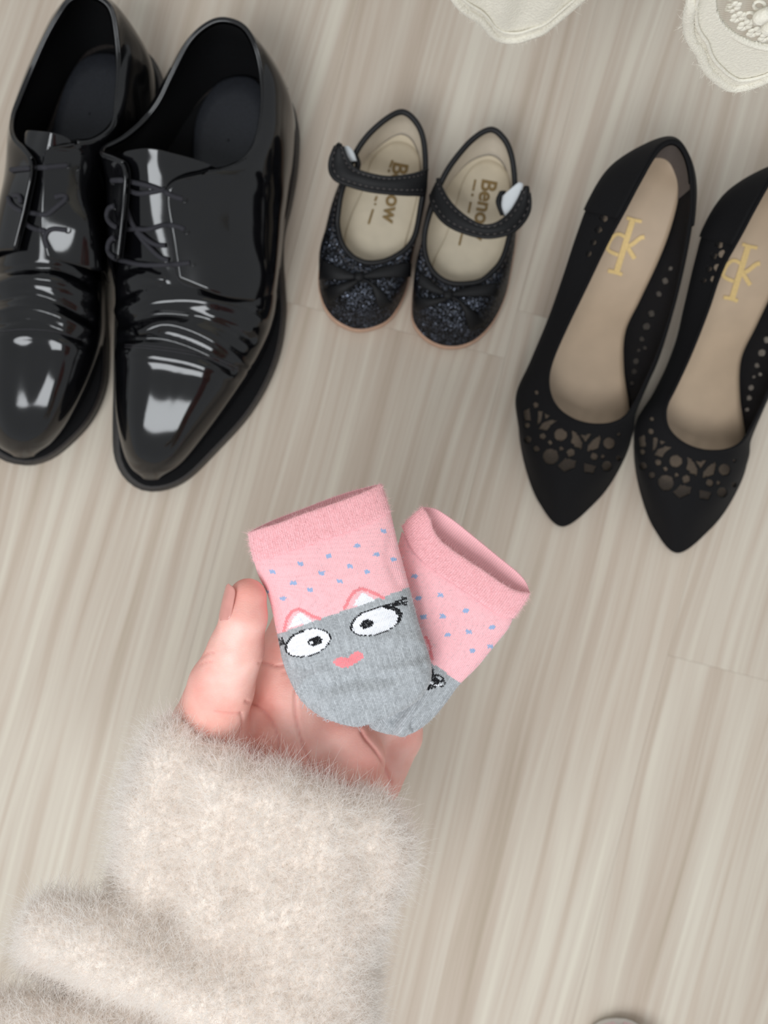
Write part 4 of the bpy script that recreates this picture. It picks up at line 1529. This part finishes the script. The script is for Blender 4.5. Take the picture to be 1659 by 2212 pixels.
def sock(cfg):
    root = None
    rows_f = [arc_resample(np.array(r, float), 12) for r in cfg['front']]
    rows_b = [arc_resample(np.array(r, float), 12) for r in cfg['back']]
    nv, nh = cfg['nv'], cfg['nh']
    th = np.array(cfg['th'], float)
    zc = np.array(cfg['zc'], float)

    def build(rows, sign, nv, nh):
        G = crom(np.array(rows), nv)                       # along sock
        G = np.swapaxes(crom(np.swapaxes(G, 0, 1), nh), 0, 1)  # across
        T = crom(th[:, None], nv)[:, 0]
        Zc = crom(zc[:, None], nv)[:, 0]
        a = np.linspace(-1, 1, nh)
        prof = np.sqrt(np.clip(1 - np.abs(a) ** 2.6, 0, 1))
        Z = Zc[:, None] + sign * T[:, None] * prof[None] + cfg['tilt'] * a[None]
        return np.concatenate([G, Z[..., None]], -1)
    f = build(rows_f, 1, nv, nh)
    b = build(rows_b, -1, nv, nh)
    Wf, Wb = PA(f), PA(b)
    # ridges and folds of the worn knit on the visible side
    Nf = grid_normals(Wf)
    Nf = np.where(Nf[..., 2:3] < 0, -Nf, Nf)
    uvf = f[..., :2].reshape(-1, 2)
    ca, sa = math.cos(cfg['ang']), math.sin(cfg['ang'])
    s_ = uvf[:, 0] * ca + uvf[:, 1] * sa
    t_ = -uvf[:, 0] * sa + uvf[:, 1] * ca
    pw, ph = cfg['stitch']
    wob = 1.2 * np.sin(s_ * 0.05) + 1.0 * np.sin(s_ * 0.021 + 1)
    colid = np.floor((s_ + 0.8 * np.sin(t_ * 0.04)) / pw)
    fr = (s_ + 0.8 * np.sin(t_ * 0.04)) / pw - colid
    chev = np.abs(fr - 0.5) * 2
    rowc = (t_ + wob) / ph + chev * 0.55
    rowid = np.floor(rowc)
    fr2 = rowc - rowid
    knit = (1 - chev ** 3) * (1 - (np.abs(fr2 - 0.5) * 2) ** 4 * 0.7)
    rnd = np.modf(np.abs(np.sin(colid * 12.9898 + rowid * 78.233) * 43758.5453))[0]
    slow = np.modf(np.abs(np.sin(np.floor(colid / 1.0) * 3.1 + np.floor(rowid / 9.0) * 17.7) * 9758.5))[0]
    rnd = 0.55 * rnd + 0.45 * slow
    # pattern sampled once per stitch
    cs = (colid + 0.5) * pw - 0.8 * np.sin(t_ * 0.04)
    ct = (rowid + 0.5) * ph - wob
    quv = np.stack([cs * ca - ct * sa, cs * sa + ct * ca], -1)
    colf = cfg['pattern'](quv, rnd)
    amp = 0.00016
    disp = amp * knit
    for poly, wd, am in cfg['folds']:
        d = seg_dist(uvf, arc_resample(np.array(poly, float), 14))
        disp = disp + am * np.exp(-(d / wd) ** 2)
    disp += 0.00022 * vnoise(Wf.reshape(-1, 3), 300, 17) * np.repeat(np.linspace(0.3, 1, nv), nh)
    edgefade = np.tile(np.clip((1 - np.abs(np.linspace(-1, 1, nh))) * 12, 0, 1), nv)
    Wf = Wf + Nf * (disp * edgefade).reshape(nv, nh)[..., None]
    nfront = nv * nh
    nb = b[::4, ::3]
    nbv, nbh = nb.shape[:2]
    Wb2 = Wb[::4, ::3]
    V = np.vstack([Wf.reshape(-1, 3), Wb2.reshape(-1, 3)])
    Ff = grid_faces(nv, nh)
    Fb = grid_faces(nbv, nbh) + nfront
    Fb = Fb[:, ::-1]
    F = np.vstack([Ff, Fb])
    uvb = nb[..., :2].reshape(-1, 2)
    gl = cfg['greyline']
    cb = np.where((uvb[:, 1] - (gl[1] + (uvb[:, 0] - gl[0]) * gl[2]) > 0)[:, None], GREY * 0.95, PINK)
    colors = np.vstack([colf, cb])
    root = raw_mesh('sock', V, F, cfg['mat'], None, colors=colors)
    at = root.data.attributes.new('knit', 'FLOAT', 'POINT')
    at.data.foreach_set('value', np.r_[knit, np.full(len(cb), 0.8)].astype(np.float32))
    tag(root, cfg['label'], 'sock', 'pair of pink and grey baby socks')
    # ribbed cuff: a closed double-walled band
    n_, m_ = 46, 420
    fr_, br_ = cfg['cuff_front'], cfg['cuff_back']
    cf = np.array([arc_resample(np.array(r, float), 12) for r in fr_])
    cb_ = np.array([arc_resample(np.array(r, float), 12) for r in br_])
    CF = crom(cf, n_)
    CF = np.swapaxes(crom(np.swapaxes(CF, 0, 1), m_), 0, 1)
    CB = crom(cb_, n_)
    CB = np.swapaxes(crom(np.swapaxes(CB, 0, 1), m_), 0, 1)
    a = np.linspace(-1, 1, m_)
    prof = np.sqrt(np.clip(1 - np.abs(a) ** 2.6, 0, 1))
    t = np.linspace(0, 1, n_)
    bulge = 0.0014 * np.sqrt(np.clip(1 - (2 * t - 1) ** 6, 0, 1))
    thc, zcc = cfg['cth'], cfg['czc']
    Zf = zcc + (thc * prof[None] + bulge[:, None]) + cfg['tilt'] * a[None]
    Zb = zcc - (thc * prof[None] + bulge[:, None]) + cfg['tilt'] * a[None]
    rib = 0.00008 * np.sin(np.linspace(0, 84 * 2 * math.pi, m_) + 1.3 * np.sin(np.linspace(0, 9, m_)))[None] + 0.00009 * rng.normal(size=(n_, m_))
    WF = PA(np.concatenate([CF, (Zf + rib)[..., None]], -1))
    WB = PA(np.concatenate([CB, Zb[..., None]], -1))
    ring = np.concatenate([WF, WB[:, ::-1][:, 1:-1]], 1)      # rows top->bottom, columns closed
    cen = ring.mean(1, keepdims=True)
    inner = ring + (cen - ring) * 0.0
    # inner wall: shrink towards the middle surface
    zmid = zcc + cfg['tilt'] * 0
    inner = ring.copy()
    inner[..., 2] = zmid + (ring[..., 2] - zmid) * 0.35
    inner[..., :2] = cen[..., :2] + (ring[..., :2] - cen[..., :2]) * 0.975
    full = np.concatenate([ring[::-1], inner], 0)             # bottom outside -> rim -> inside down
    # round the rim
    k = n_
    full[k - 1:k + 1] = (full[k - 2:k - 1] * 0.25 + full[k + 1:k + 2] * 0.25 + full[k - 1:k + 1].mean(0, keepdims=True) * 0.5)
    cols_ = np.tile(PINK * 0.97, (full.shape[0] * full.shape[1], 1)) * (0.93 + 0.12 * rng.random((full.shape[0] * full.shape[1], 1)))
    cuff = raw_mesh('cuff', full.reshape(-1, 3), grid_faces(full.shape[0], full.shape[1], True), cfg['mat'], root, colors=cols_)
    kk = 0.5 + 0.5 * np.sin(np.arange(full.shape[1]) / full.shape[1] * 124 * 2 * math.pi)
    at = cuff.data.attributes.new('knit', 'FLOAT', 'POINT')
    at.data.foreach_set('value', np.tile(0.3 + 0.5 * kk, full.shape[0]).astype(np.float32))
    # loose fibres
    V0, F0 = Wf.reshape(-1, 3), Ff
    r0, i0 = sample_mesh(V0, F0, 6000, 3)
    n0 = Nf.reshape(-1, 3)[F0[i0, 0]]
    strands('lint', r0, n0 * 0.3 + rng.normal(size=(6000, 3)), rng.uniform(.0003, .0011, 6000), 0.000032, M['fuzz_grey'], root, npt=4, curl=0.8, seed=4)
    Vc = full.reshape(-1, 3)
    Fc = grid_faces(full.shape[0], full.shape[1], True)[:n_ * full.shape[1]]
    r1, i1 = sample_mesh(Vc, Fc, 8000, 5)
    n1 = r1 - cen.mean((0, 1))
    n1[:, :2] *= 0.3
    n1 /= np.linalg.norm(n1, axis=1, keepdims=True)
    strands('cuff_fuzz', r1, n1 * 0.8 + rng.normal(size=(8000, 3)) * 0.7, rng.uniform(.0004, .0013, 8000), 0.00003, M['fuzz_pink'], cuff, npt=4, curl=0.7, seed=6)
    # pale fibre ends along the toe
    if cfg.get('toe'):
        e = drape(BVHTree.FromPolygons([tuple(p) for p in V0], F0.tolist()), arc_resample(np.array(cfg['toe'], float), 60), 0.0)
        e = e + rng.normal(size=e.shape) * 0.0003
        strands('fibre_ends', e, np.tile(np.array([-0.1, -1.0, 0.1]), (60, 1)) + rng.normal(size=(60, 3)) * 0.8, rng.uniform(.0006, .0018, 60), 0.00012, M['fuzz_grey'], root, npt=4, curl=0.6, seed=9)
    return root

L1 = [(545, 1200), (558, 1243), (580, 1290), (599, 1372), (611, 1430), (632, 1482), (657, 1520), (698, 1550), (742, 1562), (768, 1564)]
R1 = [(842, 1098), (862, 1185), (886, 1275), (906, 1350), (930, 1428), (930, 1470), (906, 1510), (862, 1538), (808, 1556), (780, 1564)]
sag = [4, 6, 8, 8, 8, 10, 14, 16, 10, 2]
front1 = []
for (a, b, s) in zip(L1, R1, sag):
    a, b = np.array(a, float), np.array(b, float)
    front1.append([tuple(a + (b - a) * t + np.array([0, s * 4 * t * (1 - t)])) for t in (0, .2, .4, .6, .8, 1)])
mat_sock = sock_material('sock_knit', 1, 1)
sock(dict(
    label='pink and grey baby sock in front, with two eyes and a heart nose',
    front=front1, back=front1, nv=420, nh=330, th=[.0085, .010, .0105, .010, .0095, .009, .0085, .007, .0045, .0008],
    zc=[.262, .262, .262, .262, .262, .262, .261, .260, .259, .258], tilt=-0.0005, ang=math.radians(-17), stitch=(3.7, 3.0),
    pattern=pattern_one, greyline=(595, 1372, -0.354), mat=mat_sock,
    folds=[([(640, 1510), (660, 1470), (700, 1450)], 14, .0012), ([(700, 1530), (740, 1500), (830, 1490), (900, 1450)], 14, .0012),
           ([(830, 1450), (880, 1440), (925, 1430)], 10, .0010), ([(690, 1490), (760, 1470), (840, 1465)], 12, -.0010), ([(740, 1545), (820, 1520), (890, 1490)], 9, -.0009),
           ([(620, 1450), (650, 1440), (700, 1480)], 10, -.0007), ([(760, 1380), (860, 1380), (915, 1390)], 16, .0007), ([(850, 1150), (840, 1200), (860, 1260)], 12, -.0006)],
    cuff_front=[[(536, 1150), (560, 1141), (600, 1129), (650, 1110), (720, 1086), (780, 1064), (823, 1044)],
                [(541, 1182), (600, 1166), (660, 1148), (720, 1127), (780, 1105), (834, 1076)],
                [(548, 1213), (600, 1201), (660, 1181), (720, 1161), (780, 1139), (843, 1107)]],
    cuff_back=[[(536, 1150), (570, 1132), (610, 1115), (663, 1095), (717, 1074), (770, 1057), (823, 1044)],
               [(541, 1182), (600, 1160), (660, 1140), (720, 1120), (780, 1100), (834, 1076)],
               [(548, 1213), (600, 1198), (660, 1178), (720, 1158), (780, 1136), (843, 1107)]],
    cth=.0086, czc=.262, toe=[(640, 1490), (665, 1530), (705, 1552), (750, 1564), (800, 1560), (850, 1545)]))

L2 = [(868, 1148), (856, 1195), (845, 1250), (835, 1310), (822, 1370), (812, 1430), (802, 1490), (792, 1540), (800, 1572), (835, 1586)]
R2 = [(1110, 1330), (1098, 1358), (1066, 1398), (1032, 1440), (992, 1480), (962, 1520), (935, 1552), (908, 1574), (890, 1584), (865, 1588)]
bow2 = [(-8, 12), (-8, 10), (-4, 8), (0, 4), (0, 2), (0, 0), (0, 0), (0, 4), (0, 2), (0, 0)]
front2 = []
for (a, b, s) in zip(L2, R2, bow2):
    a, b = np.array(a, float), np.array(b, float)
    front2.append([tuple(a + (b - a) * t + np.array(s) * 4 * t * (1 - t)) for t in (0, .2, .4, .6, .8, 1)])
sock(dict(
    label='pink and grey baby sock tucked behind the other, open cuff to the upper right',
    front=front2, back=front2, nv=380, nh=330, th=[.0055, .006, .006, .006, .0058, .0055, .0055, .005, .0035, .0006],
    zc=[.2450, .2450, .2450, .2450, .2445, .2445, .2440, .2435, .2430, .2430], tilt=-0.0012, ang=math.radians(35), stitch=(3.7, 3.0),
    pattern=pattern_two, greyline=(932, 1432, 0.705), mat=mat_sock,
    folds=[([(955, 1465), (930, 1500), (880, 1550), (868, 1578)], 12, .0016), ([(905, 1490), (870, 1530), (850, 1560)], 9, -.0016),
           ([(893, 1548), (888, 1566), (896, 1584)], 4, -.0012), ([(900, 1230), (915, 1290), (920, 1350)], 12, .0008), ([(975, 1330), (960, 1390), (940, 1440)], 14, .0006)],
    cuff_front=[[(913, 1094), (925, 1104), (932, 1128), (944, 1156), (972, 1182), (1013, 1210), (1046, 1231), (1084, 1258), (1117, 1276), (1146, 1281)],
                [(888, 1116), (900, 1142), (922, 1176), (956, 1208), (994, 1236), (1034, 1260), (1074, 1288), (1102, 1304), (1130, 1308)],
                [(868, 1137), (880, 1169), (901, 1202), (937, 1232), (977, 1260), (1020, 1288), (1058, 1316), (1084, 1331), (1110, 1336)]],
    cuff_back=[[(913, 1094), (932, 1094), (972, 1117), (1020, 1155), (1076, 1201), (1119, 1236), (1140, 1262), (1146, 1281)],
               [(888, 1116), (930, 1140), (980, 1180), (1040, 1230), (1090, 1270), (1130, 1308)],
               [(868, 1137), (915, 1175), (960, 1215), (1010, 1260), (1060, 1305), (1110, 1336)]],
    cth=.0060, czc=.2450))

# ------------------------------------------------------------------ lace curtain hem
cur = thing('lace_curtain', 'off-white lace curtain with a scalloped hem hanging at the top right', 'curtain')
hem = np.array([(-.045, .285, .31), (-.02, .27, .27), (.0, .25, .25), (.02, .236, .226), (.0321, .2286, .2066), (.0454, .2286, .189), (.053, .2286, .177), (.062, .2286, .171),
                (.070, .2286, .1755), (.0766, .2286, .183), (.0869, .2286, .2066), (.095, .222, .24), (.100, .20, .29), (.1, .18, .32), (.102, .1695, .3135),
                (.1065, .1695, .296), (.120, .1695, .2727), (.131, .1695, .257), (.1425, .1695, .2505), (.152, .170, .260), (.165, .172, .28), (.178, .175, .30),
                (.182, .19, .33), (.19, .21, .31), (.21, .22, .28), (.235, .225, .27)])
ns, nt = 700, 210
hs = arc_resample(hem, ns)
hs[:, 2] += 0.0005 * np.sin(np.arange(ns) * 0.55) + 0.0003 * rng.normal(size=ns)
tt = np.r_[np.linspace(0, 0.18, 180), np.linspace(0.185, 0.65, 30)]
CG = np.repeat(hs[None], nt, 0).copy()
CG[..., 2] += tt[:, None]
ramp_ = np.clip(tt / 0.3, 0, 1)[:, None]
CG[..., 1] += ramp_ * 0.02 + 0.0012 * np.sin(CG[..., 0] * 300 + 1) * np.clip(tt / 0.02, 0, 1)[:, None] * (CG[..., 1] > 0.2)
Vc = CG.reshape(-1, 3)
Fc = grid_faces(nt, ns)
c = Vc[Fc].mean(1)
front = c[:, 1] < 0.181
e1 = ((c[:, 0] - .1500) / .0435) ** 2 + ((c[:, 2] - .335) / .0560) ** 2 < 1
e2 = (((c[:, 0] - .0605) / .030) ** 2 + ((c[:, 2] - .262) / .055) ** 2 < 1) & (c[:, 1] > .21) & (c[:, 0] > .02) & (c[:, 0] < .093)
win = (e1 & front & (c[:, 0] > .1)) | e2
cloth = raw_mesh('border_band', Vc, Fc[~win], M['lace_white'], cur)
solid(cloth, 0.0012, 0)
net = raw_mesh('net', Vc, Fc[win], M['net'], cur)
hr = hs[rng.integers(0, ns, 9000)] + rng.normal(size=(9000, 3)) * 0.0011
hr[:, 2] += np.abs(rng.normal(size=9000)) * 0.0018
strands('hem_fuzz', hr, np.array([0, -0.4, -0.5]) + rng.normal(size=(9000, 3)), rng.uniform(.0006, .0020, 9000), 0.00007, M['lace_white'], cur, npt=4, curl=0.7, seed=12)
# raised cords along the hem and round the medallion
tube('hem_cord', hs[::8], 0.0021, M['lace_white'], cur, n=420, sides=8)
inn = hs.copy()
inn[:, 2] += 0.0075
tube('inner_cord', inn[::8] + np.array([0, -.0008, 0]), 0.0007, M['lace_white'], cur, n=420, sides=6)

def ycur(x, z):
    return .1695 - .0006 + np.clip((z - hem[18, 2]) / 0.3, 0, 1) * 0.02

a = np.radians(np.linspace(150, 395, 90))
ex, ez = .1500 + .0445 * np.cos(a), .335 + .0570 * np.sin(a)
tube('medallion_cord', np.c_[ex, ycur(ex, ez), ez][::3], 0.0012, M['lace_white'], cur, n=120, sides=8)
flowers = []
for k, ang in enumerate(np.radians(np.arange(165, 395, 8.6))):
    fx, fz = .1500 + .0388 * np.cos(ang), .335 + .0505 * np.sin(ang)
    if fx > .176:
        continue
    fy = ycur(fx, fz) - .0006
    pet = []
    for j in range(6):
        aa = j / 6 * 2 * math.pi + k
        th_ = np.linspace(0, math.pi, 6)[:, None]
        ph_ = np.linspace(0, 2 * math.pi, 9)[None, :-1]
        r_ = .0014
        S = np.stack([r_ * np.sin(th_) * np.cos(ph_), 0.5 * r_ * np.sin(th_) * np.sin(ph_), r_ * np.cos(th_) + 0 * ph_], -1).reshape(-1, 3)
        pet.append((S + np.array([fx + .0016 * math.cos(aa), fy, fz + .0022 * math.sin(aa)]), grid_faces(6, 8, True)))
    Vp, Fp = join_vf(pet)
    raw_mesh('embroidered_flower', Vp, Fp, M['lace_white'], cur)
for (px_, py_, ru, rv) in ((1640, 12, 12, 9), (1620, 36, 11, 9), (1652, -14, 12, 10), (1600, 58, 0, 0)):
    if not ru:
        continue
    aa = np.linspace(0, 2 * math.pi, 15)[:-1]
    pts = []
    for q in aa:
        u_, v_ = px_ + ru * math.cos(q), py_ + rv * math.sin(q)
        y_ = .1680
        dd = y_ * FP / (CY - v_)
        for _ in range(3):
            y_ = float(ycur(0, H - dd)) - .0006
            dd = y_ * FP / (CY - v_)
        pts.append(((u_ - CX) * dd / FP, y_, H - dd))
    tube('embroidered_loop', pts, 0.0006, M['lace_white'], cur, closed=True, n=40, sides=6)
for (poly) in ([(1630, 52), (1642, 38), (1662, 28)], [(1652, 72), (1660, 60), (1672, 52)]):
    pts = []
    for (u_, v_) in poly:
        y_ = .1680
        dd = y_ * FP / (CY - v_)
        pts.append(((u_ - CX) * dd / FP, y_, H - dd))
    tube('embroidered_leaf', pts, [0.0006, 0.0026, 0.0022], M['lace_white'], cur, n=24, sides=10)

# ------------------------------------------------------------------ slippers at the bottom edge
def slipper(u, v, mat, label):
    root = thing('slipper', label, 'slipper')
    n = 48
    a = np.linspace(0, 2 * math.pi, n + 1)[:-1]
    k = H / FP
    w, ln = 104 * k, 240 * k
    cs_ = np.sign(np.cos(a)) * np.abs(np.cos(a)) ** 0.8
    sn_ = np.sign(np.sin(a)) * np.abs(np.sin(a)) ** 0.8
    cx, cy = (u - CX) * k, -(v - CY) * k - ln
    shape = lambda s, z: np.c_[cx + w * s * cs_ * (1 - 0.10 * np.clip(-sn_, 0, 1)), cy + ln * s * sn_, np.full(n, z)]
    prof = [(1.0, .0), (1.02, .004), (1.0, .010)]
    G = np.array([shape(s, z) for s, z in prof])
    Fs = grid_faces(3, n, True).tolist() + [list(range(n))[::-1], [2 * n + i for i in range(n)]]
    raw_mesh('sole', G.reshape(-1, 3), Fs, M['white_fabric'], root)
    rows = []
    for f in np.linspace(0, 1, 14):            # closed toe over the front half
        g = 1.015 - 0.98 * f * (0.35 + 0.65 * f)
        y = cy + ln * g
        hw = w * 1.01 * max(1 - min(abs(g) / 1.016, 1.0) ** 2.5, 0.0) ** 0.4
        hgt = 0.004 + 0.034 * math.sin(min(1, f * 1.4) * math.pi / 2) ** 0.8
        b = np.linspace(0, math.pi, 25)
        rows.append(np.c_[cx + hw * np.cos(b), np.full(25, y), 0.008 + hgt * np.sin(b) ** 0.7])
    G = np.array(rows)
    solid(raw_mesh('upper', G.reshape(-1, 3), grid_faces(14, 25), mat, root), 0.0015, 0)
    tube('upper_binding', G[-1][::2], 0.0016, M['white_fabric'], root, n=50)
    mid = G[:, 9] + np.array([0, 0, .0006])
    tube('trim_line', mid, 0.0005, M['stitch_light'], root, n=40)
    return root

slipper(1330, 2198, M['slipper'], 'pale pink slipper whose rounded toe shows at the bottom edge on the right')
slipper(712, 2190, M['slipper_lilac'], 'pale lilac slipper almost hidden under the fluffy sleeve at the bottom edge')
